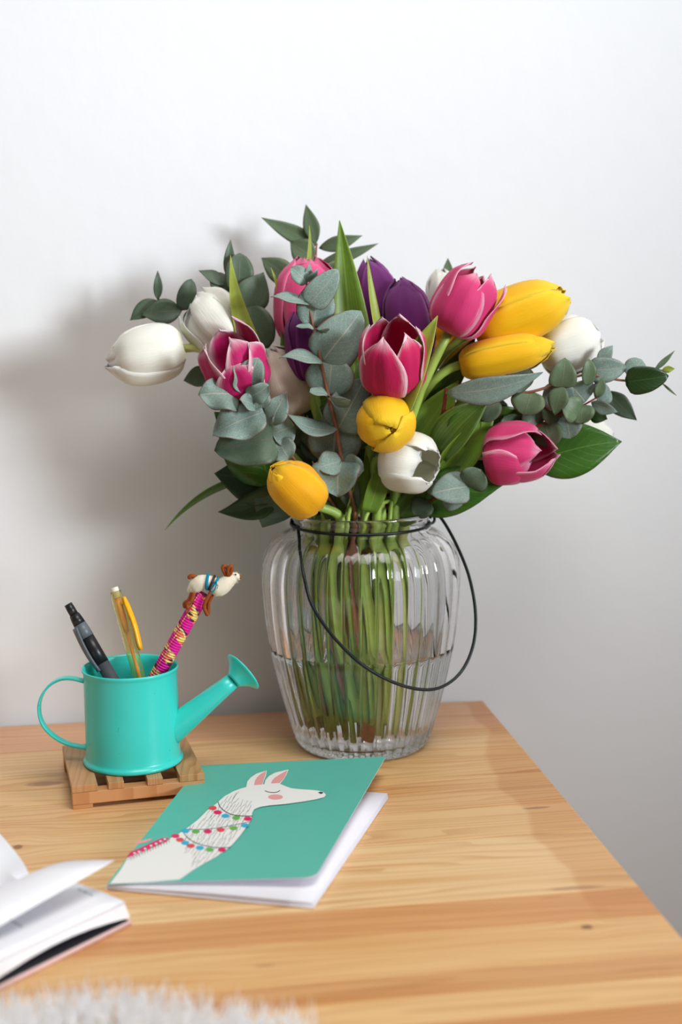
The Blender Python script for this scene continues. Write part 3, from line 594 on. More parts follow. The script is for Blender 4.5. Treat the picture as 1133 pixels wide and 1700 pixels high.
# filler greens deep in the bouquet
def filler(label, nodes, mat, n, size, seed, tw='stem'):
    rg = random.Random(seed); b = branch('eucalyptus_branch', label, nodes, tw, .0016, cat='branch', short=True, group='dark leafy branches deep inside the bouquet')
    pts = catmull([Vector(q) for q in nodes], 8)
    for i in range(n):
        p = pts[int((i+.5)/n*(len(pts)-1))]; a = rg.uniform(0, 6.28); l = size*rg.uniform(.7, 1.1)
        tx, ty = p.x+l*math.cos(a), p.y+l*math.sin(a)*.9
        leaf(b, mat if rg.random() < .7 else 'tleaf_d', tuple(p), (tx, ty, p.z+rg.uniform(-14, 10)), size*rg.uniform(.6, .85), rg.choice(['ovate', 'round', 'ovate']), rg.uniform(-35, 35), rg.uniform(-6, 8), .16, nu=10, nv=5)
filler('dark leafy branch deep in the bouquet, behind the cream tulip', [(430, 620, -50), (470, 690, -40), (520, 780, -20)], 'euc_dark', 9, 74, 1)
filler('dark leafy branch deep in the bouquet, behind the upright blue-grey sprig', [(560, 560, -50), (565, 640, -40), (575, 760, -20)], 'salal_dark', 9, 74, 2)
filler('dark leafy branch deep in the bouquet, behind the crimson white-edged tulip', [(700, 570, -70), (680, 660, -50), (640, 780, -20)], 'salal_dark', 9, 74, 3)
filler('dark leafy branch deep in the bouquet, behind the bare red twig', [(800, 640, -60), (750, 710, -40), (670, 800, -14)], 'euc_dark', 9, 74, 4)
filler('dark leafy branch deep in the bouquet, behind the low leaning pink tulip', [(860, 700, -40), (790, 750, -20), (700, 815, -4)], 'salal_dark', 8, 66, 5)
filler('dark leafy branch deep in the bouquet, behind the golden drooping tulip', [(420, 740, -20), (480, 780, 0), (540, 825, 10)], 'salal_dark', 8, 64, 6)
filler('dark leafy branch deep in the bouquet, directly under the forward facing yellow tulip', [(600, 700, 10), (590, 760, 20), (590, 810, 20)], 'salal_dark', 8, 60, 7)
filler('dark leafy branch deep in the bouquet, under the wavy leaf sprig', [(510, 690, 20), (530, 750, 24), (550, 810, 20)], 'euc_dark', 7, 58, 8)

for par_, nx, nd, kx, kd, wd_, mt_ in ((t_pr, -52, 10, -70, 0, 40, 'tleaf'), (t_w2, -30, 40, -44, 30, 46, 'tleaf_y')):
    leaf(par_, mt_, inside(kx, kd, ZK+.012), inside(nx, nd, ZN+.01), wd_, 'blade', 12, 5, .2, nu=12)
# small leaf tips glimpsed at the back
leaf(t_w5, 'euc_green', (744, 480, -125), (744, 428, -130), 20, 'ovate', 6, 2, .14)
leaf(t_y1, 'euc_green', (918, 540, -70), (947, 504, -80), 14, 'ovate', 10, 2, .14)
# loose brown leaf bits under water belong to the pink tulip's stem
M['leaf_brown'] = leaf_mat('brown_leaf', srgb(168, 96, 54), srgb(150, 110, 60), srgb(110, 60, 40), .05, .45, 0)
leaf(t_pl, 'leaf_brown', inside(-2, 64, Zj(1205)), inside(14, 66, Zj(1168)), 24, 'ovate', 10, 3, .2)

# ------------------------------------------------------------------ trivet (slatted wooden coaster)
ZT = TZ+.0172
tv = T(222, 1262, ZT)
fl, bl = T(119, 1306, ZT), T(104, 1244, ZT)
ax_y = Vector((bl.x-fl.x, bl.y-fl.y, 0)).normalized(); 
fr_ = T(300, 1288, ZT); ax_x = Vector((fr_.x-fl.x, fr_.y-fl.y, 0)).normalized()
ax_x = (ax_x+Vector((ax_y.y, -ax_y.x, 0))).normalized(); ax_y = Vector((-ax_x.y, ax_x.x, 0))
TS = .094
cen = Vector((fl.x, fl.y, 0))+ax_x*TS/2+ax_y*TS/2
tr = thing('trivet', (cen.x, cen.y, TZ), 'square slatted wooden trivet under the turquoise watering can', 'trivet')
rz = math.atan2(ax_x.y, ax_x.x); tr.rotation_euler = (0, 0, rz)
def lbox(name, lo, hi, mat, bev=.0004, par=None):
    v, f = box_data(lo, hi, bev); me = bpy.data.meshes.new(name); me.from_pydata([tuple(q) for q in v], [], f); me.materials.append(mat)
    o = bpy.data.objects.new(name, me); C.objects.link(o); o.parent = par or tr; return o
h = TS/2
for lo, hi in ((-h, -h+.018), (-.0215, -.0105), (.0060, .0170), (h-.018, h)):
    lbox('slat', (lo, -h, .0122), (hi, h, .0172), M['slat'])
for lo, hi in ((-h, -h+.011), (h-.011, h)):
    rl = lbox('rail', (-h+.0002, lo+.0002, .0032), (h-.0002, hi-.0002, .0121), M['rail'])
    for sx in (-h+.0002, h-.0142):
        sy = -h+.0004 if lo < 0 else h-.0114
        lbox('foot', (sx, sy, 0), (sx+.014, sy+.011, .0031), M['rail'], par=rl)

# ------------------------------------------------------------------ watering can
CB = tv.copy(); CR = .0340
def PC(x, y, d=0): return P(x, y, d, CB)
ztop = PC(218, 1106).z
can = thing('watering_can', CB, 'small turquoise enamel watering can used as a pen holder', 'watering can')
def clathe(name, prf, mat, parent, seg=72):
    vs, fs = [], []
    for r, z in prf:
        for j in range(seg):
            q = 2*math.pi*j/seg; vs.append(Vector((CB.x+r*math.cos(q), CB.y+r*math.sin(q), z)))
    fs = grid_faces(len(prf), seg, True); fs.append(tuple(range(seg))[::-1]); fs.append(tuple(range((len(prf)-1)*seg, len(prf)*seg)))
    return mesh(name, vs, fs, mat, parent)
zc = CB.z+.0002
pr = [(.030, zc+.002), (.0345, zc+.0006), (.0356, zc), (.0364, zc+.0008), (.0366, zc+.002), (.0360, zc+.0032), (.0350, zc+.004), (.0346, zc+.0055), (.0344, zc+.012), (.0342, zc+.035), (.0340, ztop-.004), (.0343, ztop-.0028), (.0349, ztop-.0018), (.0351, ztop-.0006), (.0347, ztop+.0003), (.0341, ztop), (.0336, ztop-.0012), (.0333, ztop-.004), (.0333, ztop-.03), (.0335, zc+.006), (.0325, zc+.0035), (.028, zc+.003)]
clathe('can_body', pr, M['turq'], can)
# strap handle: flat band
hp = catmull([PC(147, 1133, 4), PC(120, 1126, 2), PC(98, 1128, 0), PC(78, 1142, 0), PC(66, 1166, 0), PC(68, 1194, 0), PC(84, 1217, 0), (PC(112, 1234, 2)), PC(149, 1242, 6)], 6)
fr2 = frames(hp); bv, bf = [], []
side = (HF*.8+Vector((.0, 0, 0))).normalized()
for p, (t_, a_, b_) in zip(hp, fr2):
    s_ = (side-t_*side.dot(t_)).normalized(); n_ = t_.cross(s_)
    for su, nn in ((-1, -1), (-.85, -1.25), (.85, -1.25), (1, -1), (1, 1), (.85, 1.25), (-.85, 1.25), (-1, 1)): bv.append(p+s_*(.0036*su)+n_*(.0007*nn))
bf = grid_faces(len(hp), 8, True)+[tuple(range(8))[::-1], tuple(range((len(hp)-1)*8, len(hp)*8))]
mesh('handle', bv, bf, M['turq'], can)
# spout and rose
s0, s1 = PC(276, 1220, 4), PC(388, 1129, 2)
sp = [s0.lerp(s1, i/8) for i in range(9)]
tube('spout', sp, [.0108-.0050*(i/8) for i in range(9)], M['turq'], can, 28)
seam = [s0.lerp(s1, .05)+Vector((0, 0, .0108)), s1+Vector((0, 0, .006))]
rc = PC(403, 1116, 0); rn = ((PC(414, 1106, -12)-PC(392, 1126, 0))).normalized()
rose_pts = [(-.0095, .0059), (-.0085, .0064), (-.0065, .0078), (-.003, .0112), (-.0008, .0148), (.0, .0163), (.0006, .0166), (.0010, .0163), (.0008, .0150), (.0004, .010), (.0006, .004)]
rose = tube('rose', [rc+rn*a for a, b in rose_pts], [b for a, b in rose_pts], M['turq'], can, 40)
M['hole'] = plain('dark_hole', (.01, .03, .03), .8)
e1 = rn.orthogonal().normalized(); e2 = rn.cross(e1); hv = []
for rr, n in ((0, 1), (.005, 6), (.0098, 12)):
    for i in range(n):
        q = 6.283*i/n; c_ = rc+rn*.0009+e1*(rr*math.cos(q))+e2*(rr*math.sin(q)); hv.append(tube_data([c_, c_+rn*.0003], .0007, 8))
o = mesh('rose_holes', *join(*hv), M['hole'], rose); o['kind'] = 'stuff'

# ------------------------------------------------------------------ pens in the can
def axis_pts(a, b, fs): return [a.lerp(b, f) for f in fs]
M['blk'] = plain('black_plastic', srgb(30, 30, 33), .35, .5, 300, .1)
M['gry'] = plain('grey_plastic', srgb(98, 106, 114), .4, .5, 300, .06)
M['gryd'] = plain('dark_grey_rubber', srgb(72, 76, 82), .6, .3, 300, .08)
pa, pb = PC(113, 1003, -22), PC(246, 1231, 14)
pl = (pb-pa).length; pt = (pb-pa)/pl
pen = thing('pen', pb, 'black and grey clip ballpoint pen leaning in the watering can', 'pen')
def seg(name, a, b, r, mat, par, A=pa, D=pt, sg=20, caps=False): return tube(name, [A+D*a, A+D*((a+b)/2), A+D*b], r, mat, par, sg, caps)
seg('button', 0, .009, [.0030, .0032, .0032], M['blk'], pen)
seg('collar', .009, .017, [.0038, .0043, .0046], M['blk'], pen)
seg('clip_ring', .017, .028, [.0047, .0050, .0051], M['gry'], pen)
seg('upper_barrel', .028, .050, [.0049, .0050, .0050], M['blk'], pen)
seg('grip', .050, pl-.012, [.0050, .0050, .0048], M['gryd'], pen)
seg('nib', pl-.012, pl, [.0046, .0032, .0012], M['gry'], pen)
sdv = (-HR*.80-HF*.60); sdv = (sdv-pt*sdv.dot(pt)).normalized(); wd = pt.cross(sdv)
cv, cf = [], []
for i in range(11):
    u = i/10; c_ = pa+pt*(.018+.036*u)+sdv*(.0052+.0022*math.sin(u*2.6)-.0006*u)
    hw = .0034*(1-.4*u)
    for su, nn in ((-1, -.6), (1, -.6), (1, .4), (.6, .9), (-.6, .9), (-1, .4)): cv.append(c_+wd*(hw*su)+sdv*(.0011*nn))
mesh('clip', cv, grid_faces(11, 6, True)+[tuple(range(6))[::-1], tuple(range(60, 66))], M['gry'], pen)
# yellow mechanical pencil
t = NT('clear_yellow_plastic'); t.set(color=srgb(252, 248, 206), rough=.05, trans=.95, ior=1.12); M['clry'] = t.m
M['orng'] = plain('orange_plastic', srgb(246, 160, 40), .35, .5, 200, .06)
M['yelp'] = plain('yellow_plastic', srgb(246, 178, 16), .3, .5, 200, .06)
M['ersr'] = plain('white_eraser', srgb(238, 234, 214), .7, .3, 200, .04)
qa, qb = PC(190, 975, -20), PC(262, 1233, 16); ql = (qb-qa).length; qt = (qb-qa)/ql
pc = thing('mechanical_pencil', qb, 'yellow see-through mechanical pencil with an orange core between pen and toy llama', 'pencil')
seg('eraser', 0, .008, [.0026, .0028, .0028], M['ersr'], pc, qa, qt)
seg('cap', .0081, .034, [.0024, .0025, .0020], M['orng'], pc, qa, qt)
seg('lead_tube', .0341, ql-.016, [.0013, .0013, .0013], M['orng'], pc, qa, qt)
vs1, fs1 = tube_data([qa+qt*a for a in (.003, .0055, .010, .03, .06, ql-.02)], [.0036, .0042, .0044, .0046, .0047, .0047], 24)
vs2, fs2 = tube_data([qa+qt*a for a in (.0030, .0055, .010, .03, .06, ql-.02)], [.0033, .0039, .0041, .0041, .0041, .0041], 24)
fs1 = fs1[:-2]; fs2 = [f[::-1] for f in fs2[:-2]]
k = len(vs1); rims = [(j, k+j, k+(j+1) % 24, (j+1) % 24) for j in range(24)]; bsx = 5*24; rims += [(bsx+(j+1) % 24, k+bsx+(j+1) % 24, k+bsx+j, bsx+j) for j in range(24)]
mesh('barrel', vs1+vs2, fs1+[tuple(i+k for i in f) for f in fs2]+rims, M['clry'], pc)
seg('tip', ql-.0198, ql, [.0046, .0030, .0008], M['yelp'], pc, qa, qt)
sdv = HR*.85-HF*.5; sdv = (sdv-qt*sdv.dot(qt)).normalized(); wd = qt.cross(sdv); cv = []
for i in range(15):
    u = i/14; c_ = qa+qt*(.0085+.0405*u)+sdv*(.0062+.0030*math.sin(min(1, u*1.5)*1.6)-.0022*max(0, u-.6)); hw = .0023*min(1, .45+u*4, .5+(1-u)*6)
    for su, nn in ((-1, -.7), (1, -.7), (1, .4), (.55, 1), (-.55, 1), (-1, .4)): cv.append(c_+wd*(hw*su)+sdv*(.0013*nn))
mesh('clip', cv, grid_faces(15, 6, True)+[tuple(range(6))[::-1], tuple(range(84, 90))], M['yelp'], pc)
seg('clip_bridge', 0, .0062, [.0016, .0016, .0016], M['yelp'], pc, qa+qt*.0125, sdv, 10)

# woven pencil sleeve with the toy llama
def woven():
    t = NT('woven_pink_band'); uvv, u, v = t.uv()
    sw = t.math('FRACT', t.math('ADD', t.math('MULTIPLY', v, 7.2), t.math('MULTIPLY', u, 1.0)))
    zig = t.n('ShaderNodeTexVoronoi'); t.put(zig.inputs['Vector'], t.mapping(uvv, (7, 75, 1))); zig.inputs['Scale'].default_value = 1.0
    hue = t.ramp(zig.outputs['Color'], [(0, srgb(250, 150, 90)), (.25, srgb(250, 220, 120)), (.45, srgb(250, 120, 110)), (.62, srgb(90, 40, 70)), (.78, srgb(240, 80, 130)), (1, srgb(120, 170, 120))]); t.N[-1].color_ramp.interpolation = 'CONSTANT'
    pat = t.math('MULTIPLY', t.sstep(sw, .42, .46), t.sstep(sw, .98, .94))
    cr = t.sstep(t.math('ABSOLUTE', t.math('SUBTRACT', sw, t.math('MULTIPLY_ADD', t.math('SINE', t.math('MULTIPLY', u, 12.6)), .07, .60))), .06, .03)
    c = t.mix(pat, srgb(236, 40, 160), hue); c = t.mix(t.math('MULTIPLY', cr, .9), c, srgb(250, 226, 150))
    t.set(color=c, rough=.85, spec=.2); th = t.math('SINE', t.math('MULTIPLY', v, 420.0)); t.bump(th, .5, .0005); return t.m
M['woven'] = woven()
M['wool'] = plain('cream_wool', srgb(238, 228, 208), .95, .1, 500, .12)
M['brown'] = plain('brown_yarn', srgb(148, 76, 40), .9, .1, 500, .25)
M['teal'] = plain('teal_yarn', srgb(24, 130, 160), .9, .1, 500, .2)
M['pinky'] = plain('beads', srgb(60, 36, 40), .5, .4, 900, .5)
la, lb = PC(337, 985, 6), PC(196, 1238, -8)
lp = thing('pencil', lb, 'pencil in a pink woven sleeve, the toy llama sitting on its end', 'pencil')
tube('woven_sleeve', [la.lerp(lb, i/12) for i in range(13)], [.0040]+[.0054]*11+[.0050], M['woven'], lp, 24)
ll = thing('toy_llama', PC(342, 980, 8), 'tiny cream wool toy llama with brown feet on the pink pencil', 'toy')
bod = [(318, 980, 6, 7), (325, 973, 8, 11.5), (334, 967, 10, 12), (345, 966, 11, 10.5), (355, 969, 11, 10.5), (362, 977, 11, 13.5), (371, 972, 11, 13), (380, 964, 11, 11), (387, 959, 11, 8.5), (392, 957, 11, 6), (396, 958, 11, 4)]
bp = catmull([PC(a, b, c) for a, b, c, r in bod], 3); br = [interp([(i, bod[i][3]) for i in range(len(bod))], k/3)*S*.95 for k in range(len(bp))]
tube('body', bp, br, M['wool'], ll, 16, True)
rg = random.Random(4); wl = []
for _ in range(2600):
    i = rg.randrange(2, len(bp)-3)
    d = Vector((rg.gauss(0, 1), rg.gauss(0, 1), rg.gauss(0, 1))).normalized(); p = bp[i]+d*br[i]*.85; e = p+(d+Vector((rg.gauss(0, .6), rg.gauss(0, .6), rg.gauss(0, .6))))*.0013+Vector((0, 0, -.0003)); s_ = d.orthogonal().normalized()*.00010
    wl.append(([p-s_, p+s_, e], [(0, 1, 2)]))
o = mesh('wool_fuzz', *join(*wl), M['wool'], ll); o['kind'] = 'stuff'
def yarn(name, pts, r, mat, par=ll): return tube(name, catmull([PC(*p) for p in pts], 4), r, M[mat], par, 8, True)
for pts in ([(376, 956, 14), (370, 944, 15), (373, 939, 15), (378, 946, 14), (378, 955, 14)], [(379, 956, 16), (379, 945, 18), (384, 939, 18), (385, 946, 17), (381, 956, 16)]): yarn('ear', pts, .0013, 'brown')
yarn('muzzle', [(395, 958, 11), (398, 958, 11)], .0016, 'brown'); yarn('tail', [(324, 958, 8), (318, 956, 8), (315, 958, 8)], .0017, 'brown')
for pts in ([(318, 986, 12), (314, 996, 14), (307, 1001, 14), (307, 1007, 14)], [(322, 986, 18), (318, 998, 20), (311, 1003, 20), (312, 1009, 20)], [(350, 984, 18), (342, 998, 20), (339, 1008, 20), (344, 1020, 20)], [(354, 984, 12), (347, 1000, 14), (346, 1010, 14), (346, 1018, 14)]): yarn('leg', pts, .0014, 'brown')
def bandr(name, x, mat, r, wdt):
    i = min(range(len(bp)), key=lambda k: (bp[k]-PC(x, 967, 11)).length); t_ = (bp[i+1]-bp[i-1]).normalized(); a_ = t_.orthogonal().normalized(); b_ = t_.cross(a_)
    tube(name, [bp[i]+(a_*math.cos(q)+b_*math.sin(q))*(br[i]+.0004) for q in [6.2832*j/24 for j in range(25)]], wdt, M[mat], ll, 6)
bandr('saddle_band', 346, 'teal', 0, .0011); bandr('saddle_beads', 352, 'pinky', 0, .0010); bandr('saddle_band', 358, 'teal', 0, .0009)
yarn('tassel', [(360, 966, 24), (357, 978, 25), (350, 986, 25)], .0005, 'teal')
yarn('eye', [(391, 954, 18), (391.6, 954, 18)], .0006, 'pinky')

# ------------------------------------------------------------------ notebook with printed llama
M['paper'] = plain('notebook_paper', srgb(238, 236, 244), .7, .25, 60, .02)
M['cover'] = plain('teal_card_cover', srgb(94, 186, 170), .42, .4, 90, .03)
M['cream'] = plain('print_white', srgb(240, 238, 236), .5, .35)
pBL, pBR, pTR = T(178, 1477, TZ+.0005), T(521, 1509, TZ+.0005), T(645, 1326, TZ+.0005)
pTL = pBL+(pTR-pBR)
nb = thing('notebook', (pBL+pTR)*.5, 'stapled notebook with a llama printed on its lifted teal cover', 'notebook')
Wn = (pBR-pBL).length
cBL, cTL = pBL+Vector((0, 0, .0036)), T(331, 1271, TZ+.0105)
def onray(x, y, A, D):
    r = ray(x, y); best = None
    for i in range(4000):
        p = CAM+r*(.5+i*.0002)
        e = abs((p-A).length-D)
        if p.z > TZ+.003 and (best is None or e < best[0]): best = (e, p)
    return best[1]
cBR = onray(524, 1456, cBL, Wn*.985); cTR = onray(641, 1256, cTL, Wn*.985)
def cov(u, v, off=0.0):                              # u across from spine, v from bottom to top
    p = (cBL*(1-u)+cBR*u)*(1-v)+(cTL*(1-u)+cTR*u)*v
    nn = ((cBR-cBL).cross(cTL-cBL)).normalized()
    return p+nn*(off+.0016*math.sin(math.pi*min(1, u))*0+ .0)
def coveruv(x, y):
    u, v = .5, .5
    r = ray(x, y)
    for _ in range(12):                               # Newton on the cover sheet
        p = cov(u, v); pu = (cov(u+1e-4, v)-p)/1e-4; pv = (cov(u, v+1e-4)-p)/1e-4
        def px(q):
            d = q-CAM; z = d.dot(fwd); return 566.5+F*d.dot(RGT)/z, 850-F*d.dot(UPV)/z
        a = px(p); b = px(cov(u+1e-4, v)); c = px(cov(u, v+1e-4)); m = [[(b[0]-a[0])/1e-4, (c[0]-a[0])/1e-4], [(b[1]-a[1])/1e-4, (c[1]-a[1])/1e-4]]
        det = m[0][0]*m[1][1]-m[0][1]*m[1][0]; ex, ey = x-a[0], y-a[1]
        u += (ex*m[1][1]-ey*m[0][1])/det; v += (m[0][0]*ey-m[1][0]*ex)/det
    return u, v
# cover outline with rounded free corners
ou = []
rcx, rcy = .055, .035
for q in range(0, 7): a = q/6*math.pi/2; ou.append((1-rcx+rcx*math.sin(a), rcy-rcy*math.cos(a)))
for q in range(0, 7): a = q/6*math.pi/2; ou.append((1-.012+.012*math.cos(a), 1-.008+.008*math.sin(a)))
ou = [(0, 0)]+ou+[(0, 1)]
def fan(poly, off, name, mat, par, thick=0.0):
    from mathutils.geometry import tessellate_polygon
    vs = [cov(u, v, off) for u, v in poly]; tri = tessellate_polygon([[Vector((u, v, 0)) for u, v in poly]])
    n = (cBR-cBL).cross(cTL-cBL); fs = []
    for a, b, c in tri:
        if (vs[b]-vs[a]).cross(vs[c]-vs[a]).dot(n) < 0: b, c = c, b
        fs.append((a, b, c))
    if thick:
        k = len(vs); low = [cov(u, v, off-thick) for u, v in poly]
        fs += [(c+k, b+k, a+k) for a, b, c in fs] + [(i, i+k, (i+1) % k+k, (i+1) % k) for i in range(k)]; vs = vs+low
    return mesh(name, vs, fs, mat, par, smooth=False)
cover = fan(ou, 0, 'front_cover', M['cover'], nb, .0002)
fan(ou, -.00022, 'cover_lining', M['paper'], cover, .00025)
# back of the cover, pages and fold
def sheet(name, lift0, lift1, mat, inset=0.0):
    a, b, c, d = pBL, pBR, pTR, pTL; vs = []
    for i in range(9):
        u = i/8*(1-inset)
        for j in range(5):
            v = j/4; p = (a*(1-u)+b*u)*(1-v)+(d*(1-u)+c*u)*v; z = lift0*(1-u)**1.5+lift1*u + .0012*math.sin(u*3.14)*(lift1 > .002)
            vs.append(p+Vector((0, 0, z)))
    return mesh(name, vs, grid_faces(9, 5), mat, nb, solid=.00018, smooth=True)
for i in range(9): sheet('page', .0003+i*.00022, .0003+i*.00022+(.0006 if i > 5 else 0)*(i-5), M['paper'], inset=.004*(i % 3)*.4)
fv = []
for i in range(9):
    a = -math.pi/2-math.pi*i/8
    for v in [j/6 for j in range(7)]:
        c = pBL*(1-v)+pTL*v; top = cBL*(1-v)+cTL*v; hgt = (top.z-c.z)
        mid = c.lerp(top, .5); out = (pBL-pBR).normalized()
        fv.append(mid+Vector((0, 0, -.0006))+Vector((0, 0, 1))*(math.sin(a)*hgt*.36)+out*(-math.cos(a)*.0009)+(top-c)*0)
o = mesh('spine_fold', fv, grid_faces(9, 7), M['cream'], nb, solid=.0003)
# print
def c8(x, y): return (180+x*.3354, 1260+y*.3354)
def poly8(pts): return [coveruv(*c8(*p)) for p in pts]
def clampuv(p): return (max(.002, p[0]), max(.002, p[1]))
COL = {'pink': srgb(222, 24, 104), 'red': srgb(226, 70, 84), 'cyan': srgb(54, 176, 214), 'green': srgb(104, 180, 80), 'blush': srgb(236, 164, 164), 'ink': srgb(44, 36, 46), 'ink2': srgb(96, 70, 84), 'mint': srgb(94, 186, 170)}
for k_, c_ in COL.items(): M['ink_'+k_] = plain('ink_'+k_, c_, .45, .35)
body = [(300, 396), (350, 370), (400, 335), (445, 300), (490, 255), (530, 225), (575, 185), (620, 160), (655, 147), (683, 139), (688, 112), (705, 92), (735, 72), (786, 57), (780, 85), (770, 108), (765, 126), (773, 125), (778, 105), (795, 85), (825, 68), (893, 52), (882, 80), (868, 103), (850, 123), (875, 134), (905, 145), (950, 150), (1000, 153), (1040, 157), (1065, 164), (1078, 177), (1070, 189), (1030, 200), (960, 212), (880, 223), (800, 230), (750, 238), (722, 250), (712, 268), (710, 290), (700, 312), (680, 342), (655, 377), (620, 418), (585, 450), (530, 487), (470, 520), (420, 550), (380, 578), (352, 597), (200, 610), (60, 625), (4, 632), (4, 622), (60, 550), (92, 486), (150, 462), (200, 436), (250, 410)]
fan([clampuv(p) for p in poly8(body)], .00006, 'llama_print', M['cream'], cover)
fan(poly8([(722, 130), (726, 108), (738, 90), (756, 74), (782, 60), (776, 84), (768, 108), (762, 127)]), .00011, 'ear_print', M['ink_blush'], cover)
fan(poly8([(806, 122), (812, 106), (826, 92), (848, 78), (888, 56), (878, 82), (864, 104), (848, 119)]), .00011, 'ear_print', M['ink_blush'], cover)
def ell(x, y, a, b, n=18): return [(x+a*math.cos(6.2832*i/n), y+b*math.sin(6.2832*i/n)) for i in range(n)]
fan(poly8(ell(828, 189, 37, 13)), .00011, 'cheek_print', M['ink_blush'], cover)
fan(poly8([(1038, 166), (1050, 163), (1063, 165), (1064, 170), (1052, 174)]), .00011, 'nose_print', M['ink_ink'], cover)
def stroke(pts, w8, off=.00013):
    vs = []
    for i, p in enumerate(pts):
        a, b = pts[max(i-1, 0)], pts[min(i+1, len(pts)-1)]; d = Vector((b[0]-a[0], b[1]-a[1], 0)).normalized(); n = (-d.y*w8/2, d.x*w8/2)
        for s_ in (1, -1): vs.append(cov(*clampuv(coveruv(*c8(p[0]+n[0]*s_, p[1]+n[1]*s_))), off))
    return vs, [(2*i, 2*i+1, 2*i+3, 2*i+2) for i in range(len(pts)-1)]
def strokes(name, lst, mat): return mesh(name, *join(*lst), M[mat], cover, smooth=False)
strokes('eye_print', [stroke([(775, 157), (788, 163), (805, 166.5), (822, 167), (838, 164), (851, 156)], 3.2)], 'ink_ink')
def smooth2(p): return [(q.x, q.y) for q in catmull([Vector((*a, 0)) for a in p], 4)]
strokes('garland_print', [stroke(smooth2([(543, 212), (552, 235), (575, 258), (610, 275), (660, 283), (715, 283)]), 4)], 'ink_ink')
strokes('garland_print', [stroke(smooth2([(372, 348), (450, 350), (520, 345), (600, 332), (700, 311)]), 2.6)], 'ink_ink')
strokes('garland_print', [stroke(smooth2([(370, 360), (390, 388), (430, 415), (490, 432), (545, 440), (605, 438)]), 3.4)], 'ink_ink')
for x, y, c_ in ((517, 244, 'red'), (541, 265, 'pink'), (580, 283, 'cyan'), (633, 292, 'green'), (691, 297, 'pink'), (677, 330, 'cyan'), (620, 343, 'green'), (557, 352, 'red'), (493, 360, 'pink'), (433, 360, 'green'), (382, 357, 'cyan'), (333, 382, 'pink'), (355, 401, 'red'), (381, 416, 'cyan'), (409, 431, 'red'), (454, 441, 'cyan'), (502, 450, 'green'), (563, 451, 'pink')):
    pts = [(x+(20+1.6*(-1)**i)*math.cos(6.2832*i/20), y+(10.5+.9*(-1)**i)*math.sin(6.2832*i/20)) for i in range(20)]
    fan(poly8(pts), .00018, 'pompom_print', M['ink_'+c_], cover)
rg = random.Random(11); ink, ink2 = [], []
def neck_ok(x, y):
    from mathutils.geometry import intersect_point_tri_2d
    inside_ = False; n = len(body)
    for i in range(n):
        (x1, y1), (x2, y2) = body[i], body[(i+1) % n]
        if (y1 > y) != (y2 > y) and x < (x2-x1)*(y-y1)/(y2-y1)+x1: inside_ = not inside_
    return inside_
cnt = 0
for gx in range(380, 720, 20):
    for gy in range(178, 560, 23):
        x, y = gx+rg.uniform(-6, 6), gy+rg.uniform(-6, 6); dx, dy = 9+rg.uniform(-2, 3), 15+rg.uniform(-3, 3)
        if y > 470 and x < 420-(y-470)*.2: continue
        if neck_ok(x-dx, y+dy) and neck_ok(x+dx, y-dy) and neck_ok(x+14, y) and y+x*.55 < 800 and x+y*.3 > 500-max(0, y-400)*1.2 and not (x > 640 and y < 205):
            b = rg.uniform(-5, 5); (ink if rg.random() < .5 else ink2).append(stroke([(x-dx, y+dy), (x+b*.4, y), (x+dx, y-dy)], 1.5, .00009))
strokes('hair_print', ink, 'ink_ink'); strokes('hair_print', ink2, 'ink_ink2')
fan(poly8([(90, 487), (108, 462), (160, 440), (220, 411), (262, 393), (296, 390), (308, 397), (285, 412), (240, 431), (190, 452), (140, 470), (100, 488)]), .00011, 'saddle_print', M['ink_pink'], cover)
for x, y in ((130, 467), (152, 460), (182, 445), (212, 430), (236, 420), (258, 408), (280, 398)): fan(poly8(ell(x, y, 6.5, 4, 10)), .00016, 'dot_print', M['cream'], cover)
fr_p, fr_t = [], []
for i in range(15):
    x, y = 108+i*13.5, 488-i*6.2; (fr_p if i % 2 else fr_t).extend([stroke([(x, y-6), (x-9, y+14)], 3, .00015), stroke([(x, y-6), (x+6, y+15)], 3, .00015)])
strokes('fringe_print', fr_p, 'ink_pink'); strokes('fringe_print', fr_t, 'ink_mint')
fan(poly8([(128, 421), (150, 408), (185, 399), (222, 393), (205, 406), (175, 416), (145, 422)]), .00011, 'tail_print', M['ink_blush'], cover)

# ------------------------------------------------------------------ open planner
M['pw'] = plain('planner_paper', srgb(244, 244, 250), .6, .3, 40, .02)
M['pk_cover'] = plain('pale_pink_cover', srgb(236, 200, 196), .5, .4, 60, .06)
M['lining'] = plain('dark_lining', srgb(36, 36, 44), .6, .3, 60, .1)
M['greytxt'] = plain('grey_print', srgb(168, 170, 180), .6, .3)
qA, qB = T(207, 1500, TZ+.0125), T(60, 1452, TZ+.0085)
qC = T(-70, 1629, TZ+.0140); e2v = qC-qA; e1v = qB-qA
pn = thing('planner', (qA+qC+e1v)*.333+Vector((0, 0, -.0)), 'open planner with white pages, dark lining and pale pink cover, lying nearer than the notebook', 'planner')
pn.location = ((qA+qC)*.5+e1v*.5); pn.location.z = TZ
def page_top(u, v, dz=0): return qA+e1v*u+e2v*v+Vector((0, 0, .0022*math.sin(math.pi*u)+dz))
def patch(fn, nu, nv): return [fn(i/(nu-1), j/(nv-1)) for i in range(nu) for j in range(nv)], grid_faces(nu, nv)
